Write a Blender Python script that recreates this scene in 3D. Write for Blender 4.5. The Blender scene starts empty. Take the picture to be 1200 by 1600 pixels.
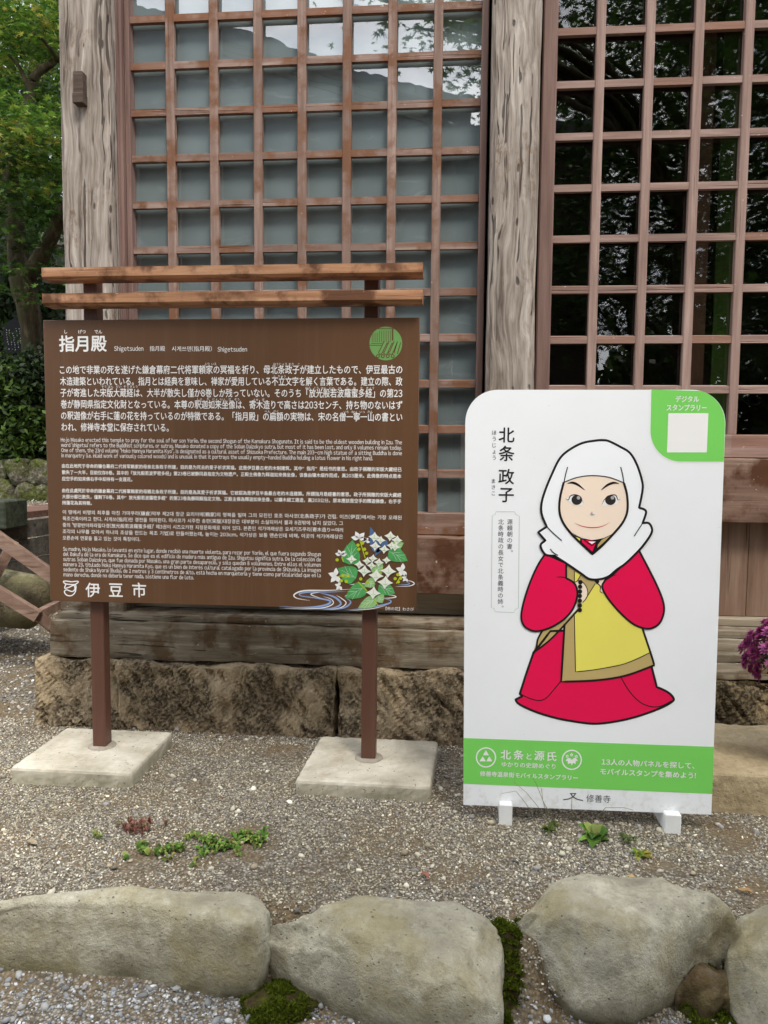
import bpy, math, random
import numpy as np
from mathutils import Vector, Matrix, noise
from mathutils.geometry import tessellate_polygon
random.seed(7); rng = np.random.default_rng(11)
S = bpy.context.scene; COL = S.collection
R = math.radians

# ------------------------------------------------------------------ camera
FPX, CAMZ = 1202.0, 1.37
PITCH, ROLL, YAW = R(4.53), R(0.5), R(-5.23)
def cam_axes():
    f = np.array([math.sin(YAW), math.cos(YAW), 0.]); r = np.array([math.cos(YAW), -math.sin(YAW), 0.]); u = np.array([0, 0, 1.])
    f2 = f*math.cos(PITCH)-u*math.sin(PITCH); u2 = u*math.cos(PITCH)+f*math.sin(PITCH)
    return r*math.cos(ROLL)+u2*math.sin(ROLL), u2*math.cos(ROLL)-r*math.sin(ROLL), f2
AX, BX, CX = cam_axes()
CAM0 = np.array([0, 0, CAMZ])
def ray(px, py): return AX*(px-600)/FPX-BX*(py-800)/FPX+CX
def at(px, py, Y):                       # the point of the plane y = Y that the photo shows at px, py
    d = ray(px, py); return CAM0+d*(Y/d[1])
def atz(px, py, z):
    d = ray(px, py); return CAM0+d*((z-CAMZ)/d[2])
cd = bpy.data.cameras.new('camera'); cam = bpy.data.objects.new('camera', cd); COL.objects.link(cam)
cd.sensor_fit = 'VERTICAL'; cd.sensor_height = 36; cd.sensor_width = 27; cd.lens = FPX/1600*36
cd.clip_start = .05; cd.clip_end = 400
mw = Matrix.Identity(4)
for i in range(3):
    mw[i][0], mw[i][1], mw[i][2], mw[i][3] = AX[i], BX[i], -CX[i], CAM0[i]
cam.matrix_world = mw; S.camera = cam

# ------------------------------------------------------------------ light
SUN_EL, SUN_AZ = 56, 152                 # azimuth clockwise from +Y (north): behind the camera, to the right
EXPOSURE = 1.27
w = bpy.data.worlds.new('World'); S.world = w; w.use_nodes = True
nt = w.node_tree; bg = nt.nodes['Background']
sky = nt.nodes.new('ShaderNodeTexSky'); sky.sky_type = 'NISHITA'; sky.sun_disc = False
sky.sun_elevation = R(SUN_EL); sky.sun_rotation = R(SUN_AZ); sky.dust_density = 1.5
tc = nt.nodes.new('ShaderNodeTexCoord'); mp = nt.nodes.new('ShaderNodeMapping'); mp.inputs['Scale'].default_value = (1, 1, 2.2)
cn = nt.nodes.new('ShaderNodeTexNoise'); cn.inputs['Scale'].default_value = 1.7; cn.inputs['Detail'].default_value = 7; cn.inputs['Roughness'].default_value = .58
cr = nt.nodes.new('ShaderNodeValToRGB'); cr.color_ramp.elements[0].position = .40; cr.color_ramp.elements[1].position = .62
cm = nt.nodes.new('ShaderNodeMixRGB'); cm.inputs[2].default_value = (15.5, 15.7, 16., 1)
nt.links.new(tc.outputs['Generated'], mp.inputs[0]); nt.links.new(mp.outputs[0], cn.inputs['Vector'])
nt.links.new(cn.outputs['Fac'], cr.inputs[0]); nt.links.new(cr.outputs[0], cm.inputs[0]); nt.links.new(sky.outputs[0], cm.inputs[1])
nt.links.new(cm.outputs[0], bg.inputs[0]); bg.inputs[1].default_value = 0.095
sd = bpy.data.lights.new('sun', 'SUN'); sun = bpy.data.objects.new('sun', sd); COL.objects.link(sun)
sd.energy = 1.5; sd.angle = R(14); sd.color = (1, .95, .87)
sv = Vector((math.sin(R(SUN_AZ))*math.cos(R(SUN_EL)), math.cos(R(SUN_AZ))*math.cos(R(SUN_EL)), math.sin(R(SUN_EL))))
sun.rotation_euler = sv.to_track_quat('Z', 'Y').to_euler(); sun.location = (3, -6, 9)
vs = S.view_settings; vs.view_transform = 'Standard'; vs.look = 'None'; vs.exposure = EXPOSURE; vs.gamma = 1; vs.use_curve_mapping = False

# ------------------------------------------------------------------ materials
def srgb(r, g, b):
    f = lambda c: (c/255/12.92) if c <= 10.31 else ((c/255+.055)/1.055)**2.4
    return (f(r), f(g), f(b), 1)
class Mat:
    def __init__(s, name, rough=.8, spec=.3):
        s.m = bpy.data.materials.new(name); s.m.use_nodes = True; s.t = s.m.node_tree; s.b = s.t.nodes['Principled BSDF']
        s.b.inputs['Roughness'].default_value = rough; s.b.inputs['Specular IOR Level'].default_value = spec
        s.tc = s.t.nodes.new('ShaderNodeTexCoord').outputs['Object']
    def L(s, a, b): s.t.links.new(a, b)
    def vec(s, scale=(1, 1, 1), rot=(0, 0, 0), src=None):
        n = s.t.nodes.new('ShaderNodeMapping'); n.inputs['Scale'].default_value = scale; n.inputs['Rotation'].default_value = rot
        s.L(src or s.tc, n.inputs[0]); return n.outputs[0]
    def noise(s, scale, detail=4, rough=.55, v=None, dist=0):
        n = s.t.nodes.new('ShaderNodeTexNoise'); n.inputs['Scale'].default_value = scale; n.inputs['Detail'].default_value = detail
        n.inputs['Roughness'].default_value = rough; n.inputs['Distortion'].default_value = dist; s.L(v or s.tc, n.inputs['Vector']); return n.outputs['Fac']
    def voro(s, scale, v=None, out='Distance', feat='F1'):
        n = s.t.nodes.new('ShaderNodeTexVoronoi'); n.feature = feat; n.inputs['Scale'].default_value = scale; s.L(v or s.tc, n.inputs['Vector']); return n.outputs[out]
    def ramp(s, f, stops, const=False):
        n = s.t.nodes.new('ShaderNodeValToRGB'); e = n.color_ramp.elements
        if const: n.color_ramp.interpolation = 'CONSTANT'
        while len(e) < len(stops): e.new(.5)
        for k, (p, c) in enumerate(stops):
            e[k].position = p; e[k].color = c if hasattr(c, '__len__') else (c, c, c, 1)
        s.L(f, n.inputs[0]); return n.outputs[0]
    def mix(s, f, a, b, mode='MIX'):
        n = s.t.nodes.new('ShaderNodeMixRGB'); n.blend_type = mode
        for i, x in enumerate((f, a, b)):
            if hasattr(x, 'links'): s.L(x, n.inputs[i])
            elif i == 0: n.inputs[0].default_value = x
            else: n.inputs[i].default_value = x if hasattr(x, '__len__') else (x, x, x, 1)
        return n.outputs[0]
    def math(s, op, a, b=0.):
        n = s.t.nodes.new('ShaderNodeMath'); n.operation = op
        for i, x in enumerate((a, b)):
            if hasattr(x, 'links'): s.L(x, n.inputs[i])
            else: n.inputs[i].default_value = x
        return n.outputs[0]
    def pos(s, axis):
        n = s.t.nodes.new('ShaderNodeSeparateXYZ'); s.L(s.tc, n.inputs[0]); return n.outputs[axis]
    def color(s, c):
        if hasattr(c, 'links'): s.L(c, s.b.inputs['Base Color'])
        else: s.b.inputs['Base Color'].default_value = c
    def bump(s, h, strength=.5, dist=.01):
        n = s.t.nodes.new('ShaderNodeBump'); n.inputs['Strength'].default_value = strength; n.inputs['Distance'].default_value = dist
        s.L(h, n.inputs['Height']); s.L(n.outputs[0], s.b.inputs['Normal'])
def plain(name, c, rough=.5, spec=.3, var=.06, sc=6):
    m = Mat(name, rough, spec); n = m.noise(sc, 5)
    d = tuple(x*(1-var) for x in c[:3])+(1,); l = tuple(min(1, x*(1+var)) for x in c[:3])+(1,)
    m.color(m.ramp(n, [(.3, d), (.7, l)])); return m.m
MT = {}
def wood(name, dark, mid, light, axis=2, grain=1.0, rough=.8, cracks=.5, patch=None, chips=None, swirl=2.2, bump=.5, cell=0):
    m = Mat(name, rough, .25)
    sc = [26*grain]*3; sc[axis] = 1.6*grain
    v = m.vec(tuple(sc)); n1 = m.noise(1.0, 8, .62, v, swirl*.35)
    sc2 = [9*grain]*3; sc2[axis] = .7*grain
    n2 = m.noise(1.0, 5, .6, m.vec(tuple(sc2)), swirl)
    c = m.ramp(m.math('ADD', m.math('MULTIPLY', n1, .55), m.math('MULTIPLY', n2, .45)), [(.30, dark), (.5, mid), (.70, light)])
    if patch:
        p = m.ramp(m.noise(7, 6, .6), [(.47, 0), (.60, 1)]); c = m.mix(p, c, m.mix(n1, patch, tuple(x*.6 for x in patch[:3])+(1,)))
    if cell:       # each short piece between two bars has weathered in its own way
        cid = m.math('FLOOR', m.math('MULTIPLY', m.pos(0), 1/cell)); rid = m.math('FLOOR', m.math('MULTIPLY', m.pos(2), 4.4)); wn = m.t.nodes.new('ShaderNodeTexWhiteNoise'); wn.noise_dimensions = '2D'
        cb = m.t.nodes.new('ShaderNodeCombineXYZ'); m.L(cid, cb.inputs[0]); m.L(rid, cb.inputs[1]); m.L(cb.outputs[0], wn.inputs['Vector'])
        c = m.mix(m.ramp(wn.outputs['Value'], [(.5, 0), (1., .6)]), c, m.mix(n1, srgb(98, 60, 38), srgb(142, 94, 66)))
    sc3 = [34*grain]*3; sc3[axis] = 1.1*grain
    cr_ = m.ramp(m.noise(1.0, 3, .5, m.vec(tuple(sc3)), swirl*1.1), [(.30, 1), (.37, 0)])
    c = m.mix(m.math('MULTIPLY', cr_, cracks), c, tuple(x*.22 for x in dark[:3])+(1,))
    if chips:
        k = m.ramp(m.noise(26, 6, .7, m.vec((1, 1, 2))), [(.665, 0), (.70, 1)]); c = m.mix(k, c, chips)
    m.color(c)
    h = m.math('SUBTRACT', n1, m.math('MULTIPLY', cr_, .9)); m.bump(h, bump, .006); return m.m
def column_mat():
    m = Mat('weathered_column_wood', .9, .2); t = m.t
    wn = t.nodes.new('ShaderNodeTexNoise'); wn.inputs['Scale'].default_value = 1.; wn.inputs['Detail'].default_value = 3; m.L(m.vec((5, 5, 1.6)), wn.inputs['Vector'])
    sub = t.nodes.new('ShaderNodeVectorMath'); sub.operation = 'SUBTRACT'; m.L(wn.outputs['Color'], sub.inputs[0]); sub.inputs[1].default_value = (.5, .5, .5)
    sc = t.nodes.new('ShaderNodeVectorMath'); sc.operation = 'MULTIPLY'; m.L(sub.outputs[0], sc.inputs[0]); sc.inputs[1].default_value = (.13, .13, .1)
    ad = t.nodes.new('ShaderNodeVectorMath'); ad.operation = 'ADD'; m.L(sc.outputs[0], ad.inputs[0]); m.L(m.tc, ad.inputs[1]); W = ad.outputs[0]
    n1 = m.noise(1., 7, .62, m.vec((62, 62, 2.2), src=W)); n2 = m.noise(1., 4, .55, m.vec((17, 17, .8), src=W)); n3 = m.noise(3., 4)
    c = m.ramp(m.math('ADD', m.math('ADD', m.math('MULTIPLY', n1, .5), m.math('MULTIPLY', n2, .4)), m.math('MULTIPLY', n3, .1)), [(.36, srgb(78, 68, 60)), (.46, srgb(130, 119, 109)), (.56, srgb(162, 152, 142)), (.68, srgb(194, 186, 175))])
    cr_ = m.ramp(m.noise(1., 3, .5, m.vec((40, 40, .5), src=W)), [(.345, 1), (.375, 0)]); ho = m.ramp(m.voro(1., m.vec((14, 14, 5), src=W)), [(.07, 1), (.12, 0)])
    k = m.math('MAXIMUM', m.math('MULTIPLY', cr_, .8), m.math('MULTIPLY', ho, .75)); c = m.mix(k, c, srgb(44, 36, 32))
    dirt = m.ramp(m.noise(34, 5, .7, m.vec((1, 1, .5))), [(.50, 0), (.60, 1)]); lowz = m.ramp(m.noise(2.6, 3), [(.50, 0), (.62, .75)]); c = m.mix(m.math('MULTIPLY', dirt, lowz), c, srgb(104, 84, 64))
    m.color(c); m.bump(m.math('SUBTRACT', n1, k), .8, .008); return m.m
MT['column'] = column_mat()
LW = (srgb(90, 70, 60), srgb(128, 105, 94), srgb(164, 143, 132)); LW2 = (srgb(104, 82, 74), srgb(138, 114, 104), srgb(170, 147, 136))
MT['lattice'] = wood('faded_red_wood', *LW, 2, 1.3, .75, .35, patch=srgb(122, 85, 62), chips=srgb(212, 198, 184), swirl=.8)
MT['lattice_h'] = wood('faded_red_wood_rail', *LW, 0, 1.3, .75, .35, patch=srgb(122, 85, 62), chips=srgb(216, 202, 188), swirl=.8, cell=.2181)
MT['lattice2'] = wood('pale_red_wood', *LW2, 2, 1.3, .75, .3, chips=srgb(212, 198, 184), swirl=.7)
MT['lattice2_h'] = wood('pale_red_wood_rail', *LW2, 0, 1.3, .75, .3, chips=srgb(216, 202, 188), swirl=.7, cell=.2208)
MT['frame'] = wood('door_frame_wood', srgb(88, 67, 60), srgb(116, 92, 84), srgb(142, 118, 109), 2, 1.0, .7, .2, swirl=.6)
MT['sill'] = wood('flaking_sill_wood', srgb(72, 54, 42), srgb(114, 90, 76), srgb(152, 130, 114), 0, .8, .9, .6, patch=srgb(86, 54, 34), chips=srgb(178, 168, 154), swirl=1.2)
MT['beam'] = wood('grey_beam_wood', srgb(82, 73, 59), srgb(124, 113, 95), srgb(164, 155, 139), 0, 1.7, .92, .7, patch=srgb(104, 84, 62), chips=srgb(190, 184, 172), swirl=1.3, bump=.8)
MT['plank'] = wood('brown_plank_wood', srgb(76, 58, 46), srgb(116, 92, 76), srgb(146, 124, 106), 2, .9, .9, .5, swirl=.7)
MT['recess'] = wood('recess_board_wood', srgb(96, 84, 68), srgb(140, 128, 108), srgb(168, 156, 136), 0, .9, .9, .5, swirl=.9)  # plain tan wood tone for the recess board and the right bay's ledge
MT['oldplank'] = wood('grey_plank_wood', srgb(58, 55, 50), srgb(92, 88, 82), srgb(122, 118, 110), 0, .9, .9, .7, swirl=.9)
MT['oldplank_v'] = wood('grey_board_wood', srgb(58, 52, 44), srgb(106, 100, 88), srgb(150, 146, 134), 2, .5, .9, .7, swirl=.8)
MT['trestle'] = wood('peeling_timber', srgb(92, 72, 60), srgb(130, 106, 92), srgb(160, 140, 126), 0, 1.2, .85, .5, chips=srgb(196, 182, 170), swirl=.8)
MT['redplank'] = wood('reddish_plank', srgb(84, 62, 54), srgb(112, 84, 74), srgb(138, 112, 100), 0, 1, .8, .3)
MT['rail'] = wood('orange_rail_wood', srgb(108, 68, 42), srgb(172, 126, 92), srgb(210, 170, 138), 0, 1.3, .6, .5, patch=srgb(112, 74, 50), chips=srgb(206, 178, 152), swirl=.9, bump=.3)
MT['tenon'] = wood('dark_tenon_wood', srgb(50, 40, 34), srgb(76, 64, 56), srgb(98, 86, 76), 0, 1.6, .9, .6)
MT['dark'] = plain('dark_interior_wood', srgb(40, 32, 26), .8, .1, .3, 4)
MT['peg_end'] = plain('interior_post', srgb(64, 40, 24), .7, .2, .2)
MT['banner'] = plain('green_banner_cloth', srgb(44, 62, 20), .8, .1, .15)
def steel_brown(name, c):
    m = Mat(name, .42, .35); n = m.noise(3, 6, .6); n2 = m.noise(160, 2)
    m.color(m.mix(m.ramp(n2, [(.72, 0), (.76, 1)]), m.ramp(n, [(.3, tuple(x*.93 for x in c[:3])+(1,)), (.7, tuple(x*1.06 for x in c[:3])+(1,))]), tuple(min(1, x*1.7+.02) for x in c[:3])+(1,)))
    cc_ = m.b.inputs['Base Color'].links[0].from_socket; stv = m.ramp(m.noise(1., 5, .6, m.vec((30, 30, 1.2))), [(.50, 0), (.72, .22)]); m.color(m.mix(stv, cc_, tuple(min(1, x*1.5+.03) for x in c[:3])+(1,)))
    m.bump(m.noise(240, 2), .06, .002); return m.m
MT['board'] = steel_brown('brown_board_paint', srgb(92, 64, 42))
MT['post'] = steel_brown('brown_post_paint', srgb(90, 60, 48))
MT['white'] = plain('white_lettering', (.82, .81, .79, 1), .5, .3, .02)
def panel_mat():
    m = Mat('white_panel_print', .35, .4); n = m.noise(3, 5); c = m.ramp(n, [(.3, (.80, .82, .83, 1)), (.7, (.84, .86, .87, 1))])
    sp = m.ramp(m.noise(120, 2), [(.76, 0), (.79, .6)]); c = m.mix(sp, c, (.3, .29, .26, 1))
    zz = m.t.nodes.new('ShaderNodeMapRange'); zz.inputs[1].default_value = .05; zz.inputs[2].default_value = .2; zz.inputs[3].default_value = .5; zz.inputs[4].default_value = 0; m.L(m.pos(2), zz.inputs[0])
    c = m.mix(m.math('MULTIPLY', zz.outputs[0], m.ramp(m.noise(40, 4, .7), [(.5, 0), (.7, 1)])), c, (.5, .46, .38, 1)); m.color(c); return m.m
MT['panelwhite'] = panel_mat()
MT['cloth'] = plain('white_cloth_print', (.86, .88, .90, 1), .35, .4, .01)
MT['green'] = plain('green_print', srgb(120, 206, 94), .4, .35, .02)
MT['crimson'] = plain('crimson_print', srgb(224, 14, 76), .4, .35, .03)
MT['yellow'] = plain('yellow_print', srgb(226, 216, 98), .4, .35, .02)
MT['tan'] = plain('tan_print', srgb(184, 162, 106), .4, .35, .02)
MT['skin'] = plain('skin_print', srgb(240, 220, 200), .4, .35, .01)
MT['black'] = plain('black_print', srgb(26, 22, 24), .4, .35, .05)
MT['ink'] = plain('grey_ink', srgb(70, 72, 76), .4, .3, .05)
MT['iris'] = plain('iris_print', srgb(46, 42, 40), .4, .35, .05)
MT['grey'] = plain('grey_print', srgb(168, 166, 168), .4, .35, .03)
MT['lip'] = plain('lip_print', srgb(200, 70, 84), .4, .35, .03)
MT['paleline'] = plain('pale_green_line', srgb(168, 186, 176), .4, .3, .03)
MT['emblem'] = plain('green_emblem_print', srgb(104, 150, 84), .45, .3, .05)
MT['leafgreen'] = plain('leaf_print', srgb(78, 158, 88), .45, .3, .2, 40)
MT['leafpale'] = plain('pale_leaf_print', srgb(140, 186, 120), .45, .3, .15, 40)
MT['petal'] = plain('petal_print', srgb(226, 228, 216), .45, .3, .05, 60)
MT['lime'] = plain('lime_print', srgb(178, 190, 40), .45, .3, .1)
MT['blueleaf'] = plain('blue_leaf_print', srgb(78, 108, 150), .45, .3, .1)
MT['water'] = plain('water_print', srgb(140, 164, 206), .45, .3, .1)
MT['steel'] = plain('screw_metal', srgb(120, 96, 76), .4, .5, .1)
MT['foot'] = plain('white_block_paint', (.74, .74, .72, 1), .55, .3, .05, 30)
def concrete():
    m = Mat('cast_concrete', .9, .2); a = m.noise(5, 7, .62); f = m.noise(120, 3)
    c = m.ramp(a, [(.3, srgb(146, 140, 122)), (.5, srgb(180, 172, 154)), (.66, srgb(202, 195, 178))])
    z = m.ramp(m.math('ADD', m.pos(2), m.math('MULTIPLY', m.noise(14, 5), .03)), [(.035, 1), (.072, 0)])
    c = m.mix(m.math('MULTIPLY', z, .55), c, m.ramp(m.noise(20, 6), [(.3, srgb(104, 104, 76)), (.7, srgb(164, 158, 134))]))
    c = m.mix(m.ramp(m.noise(70, 2), [(.685, 0), (.715, .85)]), c, srgb(74, 68, 56)); c = m.mix(m.ramp(m.noise(7, 6, .7), [(.55, 0), (.7, .45)]), c, srgb(142, 130, 104)); m.color(c)
    m.bump(m.math('ADD', a, m.math('MULTIPLY', f, .4)), .25, .006); return m.m
MT['concrete'] = concrete()
MT['grout'] = plain('post_grout', srgb(150, 142, 128), .9, .2, .12, 30)
def tuff(name, lo, mid, hi, stain, amt, chisel=True):
    m = Mat(name, .95, .12); a = m.noise(4, 8, .65); b = m.noise(38, 6, .7)
    c = m.ramp(m.math('ADD', m.math('MULTIPLY', a, .6), m.math('MULTIPLY', b, .4)), [(.32, lo), (.5, mid), (.66, hi)])
    st = m.ramp(m.noise(5.2, 7, .66, m.vec((1, 1, .8))), [(.5-.1*amt, 1), (.60-.08*amt, 0)] if False else [(.44+.1*amt, 1), (.53+.1*amt, 0)])
    st2 = m.ramp(m.noise(60, 4, .6), [(.42, 1), (.6, .25)])
    c = m.mix(m.math('MULTIPLY', m.math('MULTIPLY', st, st2), .9 if amt > 0 else .0), c, stain)
    pit = m.ramp(m.voro(75), [(.10, 1), (.26, 0)]); pit = m.math('MULTIPLY', pit, m.ramp(m.noise(16, 3), [(.5, 0), (.6, 1)]))
    c = m.mix(m.math('MULTIPLY', pit, .55), c, tuple(x*.3 for x in lo[:3])+(1,)); m.color(c)
    h = m.math('SUBTRACT', m.math('ADD', b, a), m.math('MULTIPLY', pit, .6))
    if chisel:
        h = m.math('ADD', h, m.math('MULTIPLY', m.noise(1.0, 4, .6, m.vec((60, 30, 22), (0, R(38), 0)), .8), 1.5))
    m.bump(h, .8, .012); return m.m
MT['foundation'] = tuff('chiselled_tuff', srgb(130, 114, 90), srgb(166, 147, 118), srgb(192, 174, 144), srgb(66, 58, 48), .30)
MT['foundation_dark'] = tuff('stained_tuff', srgb(92, 80, 60), srgb(130, 114, 86), srgb(160, 142, 110), srgb(44, 40, 34), .75)
MT['step'] = tuff('yellow_step_stone', srgb(146, 130, 100), srgb(180, 163, 130), srgb(202, 187, 156), srgb(90, 78, 56), 0.0, False)
def boulder_mat(name, lo, mid, hi):
    m = Mat(name, .88, .2); a = m.noise(4.2, 8, .62); b = m.noise(24, 7, .7); f = m.noise(150, 4, .65); g = m.noise(60, 5, .7)
    c = m.ramp(m.math('ADD', m.math('MULTIPLY', a, .45), m.math('MULTIPLY', b, .55)), [(.34, lo), (.5, mid), (.64, hi)])
    c = m.mix(m.ramp(f, [(.60, 0), (.70, .30)]), c, tuple(min(1, x*1.4) for x in hi[:3])+(1,))
    c = m.mix(m.ramp(f, [(.30, .45), (.40, 0)]), c, tuple(x*.42 for x in lo[:3])+(1,))
    c = m.mix(m.ramp(m.noise(3.4, 6, .66), [(.47, 0), (.62, .6)]), c, srgb(146, 134, 92)); c = m.mix(m.ramp(m.noise(2.2, 5, .6), [(.52, 0), (.66, .5)]), c, srgb(132, 128, 120));
    c = m.mix(m.ramp(m.noise(6, 7, .72), [(.56, 0), (.68, .65)]), c, srgb(108, 100, 88))
    c = m.mix(m.ramp(m.noise(3.1, 6, .7, m.vec((1, 1, .6))), [(.62, 0), (.72, .5)]), c, srgb(206, 200, 178))
    pit = m.ramp(m.voro(48, m.vec((1, 1, 1.4))), [(.08, 1), (.20, 0)]); pit = m.math('MULTIPLY', pit, m.ramp(m.noise(11, 3), [(.52, 0), (.6, 1)]))
    c = m.mix(m.math('MULTIPLY', pit, .6), c, tuple(x*.35 for x in lo[:3])+(1,))
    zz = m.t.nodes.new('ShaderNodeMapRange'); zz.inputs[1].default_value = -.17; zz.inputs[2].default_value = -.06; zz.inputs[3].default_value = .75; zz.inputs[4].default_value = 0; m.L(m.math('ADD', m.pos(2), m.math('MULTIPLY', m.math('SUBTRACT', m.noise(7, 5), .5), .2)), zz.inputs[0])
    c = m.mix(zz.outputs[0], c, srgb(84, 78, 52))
    m.color(c); h = m.math('ADD', m.math('MULTIPLY', b, 1.3), m.math('ADD', m.math('MULTIPLY', g, .55), m.math('MULTIPLY', f, .2))); m.bump(m.math('SUBTRACT', h, m.math('MULTIPLY', pit, .5)), .8, .014); return m.m
MT['rock'] = boulder_mat('river_boulder', srgb(124, 119, 102), srgb(170, 164, 143), srgb(202, 197, 177))
MT['rock_brown'] = boulder_mat('brown_boulder', srgb(50, 34, 22), srgb(78, 54, 34), srgb(98, 74, 50))
def ground_mat():
    m = Mat('gravel_bed', .95, .15); v = m.voro(95, out='Color'); e = m.voro(95)
    g = m.t.nodes.new('ShaderNodeSeparateColor'); m.L(v, g.inputs[0])
    c = m.ramp(g.outputs[0], [(0, srgb(92, 86, 76)), (.5, srgb(140, 132, 118)), (1, srgb(184, 178, 164))])
    c = m.mix(m.ramp(e, [(.25, 0), (.6, .75)]), c, srgb(80, 70, 56))
    d = m.ramp(m.noise(2.6, 6, .62), [(.46, 0), (.60, 1)]); c = m.mix(m.math('MULTIPLY', d, .85), c, m.ramp(m.noise(90, 4), [(.3, srgb(88, 74, 54)), (.7, srgb(138, 120, 92))]))
    far = m.ramp(m.pos(1), [(.0, 0), (1, 0)]); m.color(c); m.bump(m.math('MULTIPLY', e, -1.), .8, .01); return m.m
MT['ground'] = ground_mat()
def attr_mat(name, rough=.85, attr='tint', trans=0., spec=.2):
    m = Mat(name, rough, spec); a = m.t.nodes.new('ShaderNodeAttribute'); a.attribute_name = attr; m.L(a.outputs['Color'], m.b.inputs['Base Color'])
    if trans:
        o = m.t.nodes['Material Output']; t = m.t.nodes.new('ShaderNodeBsdfTranslucent'); m.L(a.outputs['Color'], t.inputs[0])
        x = m.t.nodes.new('ShaderNodeMixShader'); x.inputs[0].default_value = trans; m.L(m.b.outputs[0], x.inputs[1]); m.L(t.outputs[0], x.inputs[2]); m.L(x.outputs[0], o.inputs[0])
    return m.m
MT['gravel'] = attr_mat('gravel_stone', .85)
MT['leaf'] = attr_mat('leaf_surface', .5, trans=.35, spec=.35)
MT['weed'] = attr_mat('weed_leaf', .6, trans=.25)
MT['mossblade'] = attr_mat('moss_fibre', .9, trans=.2, spec=.1)
MT['petalm'] = attr_mat('flower_petal', .6, trans=.25)
def moss_mat():
    m = Mat('moss', .95, .1); m.color(m.mix(m.ramp(m.noise(16, 5, .65), [(.42, 0), (.58, 1)]), m.ramp(m.noise(60, 4), [(.3, srgb(50, 40, 26)), (.7, srgb(88, 74, 50))]), m.ramp(m.noise(40, 6, .7), [(.3, srgb(38, 44, 12)), (.55, srgb(74, 84, 20)), (.75, srgb(108, 112, 36))]))); m.bump(m.noise(150, 4, .7), 1., .012); return m.m
MT['moss'] = moss_mat()
def bark_mat():
    m = Mat('maple_bark', .9, .15); v = m.vec((14, 14, 4)); n = m.noise(1, 7, .65, v)
    c = m.ramp(n, [(.3, srgb(40, 34, 25)), (.55, srgb(72, 64, 48)), (.75, srgb(112, 104, 82))])
    c = m.mix(m.ramp(m.noise(3, 5), [(.5, 0), (.62, .7)]), c, srgb(66, 70, 40)); m.color(c); m.bump(n, .7, .03); return m.m
MT['bark'] = bark_mat()
def mossrock():
    m = Mat('mossy_wall_stone', .95, .12); a = m.noise(6, 7, .65); b = m.noise(30, 5, .7)
    c = m.ramp(b, [(.3, srgb(58, 54, 44)), (.5, srgb(92, 88, 74)), (.72, srgb(150, 146, 132))])
    c = m.mix(m.ramp(a, [(.44, 0), (.56, .85)]), c, m.ramp(b, [(.3, srgb(44, 50, 18)), (.7, srgb(90, 98, 40))])); m.color(c); m.bump(m.math('ADD', a, b), .8, .04); return m.m
MT['mossrock'] = mossrock()
def mosslog():
    m = Mat('mossy_log_bark', .95, .12); a = m.noise(5, 7, .62); b = m.noise(22, 6, .7)
    c = m.ramp(a, [(.3, srgb(72, 64, 50)), (.45, srgb(112, 104, 84)), (.6, srgb(124, 120, 88)), (.72, srgb(160, 152, 132))]); m.color(m.mix(m.ramp(b, [(.6, 0), (.7, .5)]), c, srgb(84, 72, 46)))
    m.bump(m.math('ADD', a, b), 1., .04); return m.m
MT['mosslog'] = mosslog()
MT['hill'] = plain('forest_soil', srgb(52, 48, 32), .95, .1, .35, 3)
MT['rooftile'] = plain('grey_roof_tile', srgb(92, 94, 96), .7, .3, .12, 5)
MT['farwall'] = plain('dark_timber_wall', srgb(70, 62, 54), .85, .2, .15, 4)
MT['plaster'] = plain('pale_plaster', srgb(196, 194, 186), .85, .2, .06, 4)
MT['lichencap'] = plain('lichened_cap', srgb(124, 122, 104), .95, .1, .45, 22)
MT['pot'] = plain('brown_pot_glaze', srgb(84, 56, 42), .35, .4, .1)
MT['placard'] = plain('black_placard', srgb(26, 27, 30), .7, .2, .15)
def glass(name, refl):
    m = Mat(name); t = m.t; o = t.nodes['Material Output']; t.nodes.remove(m.b)
    tr = t.nodes.new('ShaderNodeBsdfTransparent'); tr.inputs[0].default_value = (.93, .96, .95, 1)
    gl = t.nodes.new('ShaderNodeBsdfGlossy'); gl.inputs['Roughness'].default_value = 0.0; gl.inputs[0].default_value = (1, 1, 1, 1)
    lw = t.nodes.new('ShaderNodeLayerWeight'); lw.inputs[0].default_value = .5
    k = m.math('ADD', m.math('MULTIPLY', m.math('POWER', lw.outputs['Facing'], 5.), .85), refl)
    bp = t.nodes.new('ShaderNodeBump'); bp.inputs['Strength'].default_value = .02; bp.inputs['Distance'].default_value = .02
    m.L(m.noise(5, 2), bp.inputs['Height']); m.L(bp.outputs[0], gl.inputs['Normal'])
    x = t.nodes.new('ShaderNodeMixShader'); m.L(k, x.inputs[0]); m.L(tr.outputs[0], x.inputs[1]); m.L(gl.outputs[0], x.inputs[2]); m.L(x.outputs[0], o.inputs[0]); return m.m
MT['glass'] = glass('window_glass', .19)
MT['glass_dark'] = glass('dark_window_glass', .10)
def blind_mat():
    m = Mat('grey_blind', .8, .2); a = m.noise(1., 6, .6, m.vec((3, 1, 9), (0, R(20), 0)), 1.5); b = m.noise(2.2, 3)
    c = m.ramp(b, [(.3, srgb(116, 127, 130)), (.7, srgb(136, 146, 148))])
    m.color(m.mix(m.ramp(a, [(.58, 0), (.72, .35)]), c, srgb(172, 180, 182))); return m.m
MT['blind'] = blind_mat()

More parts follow.
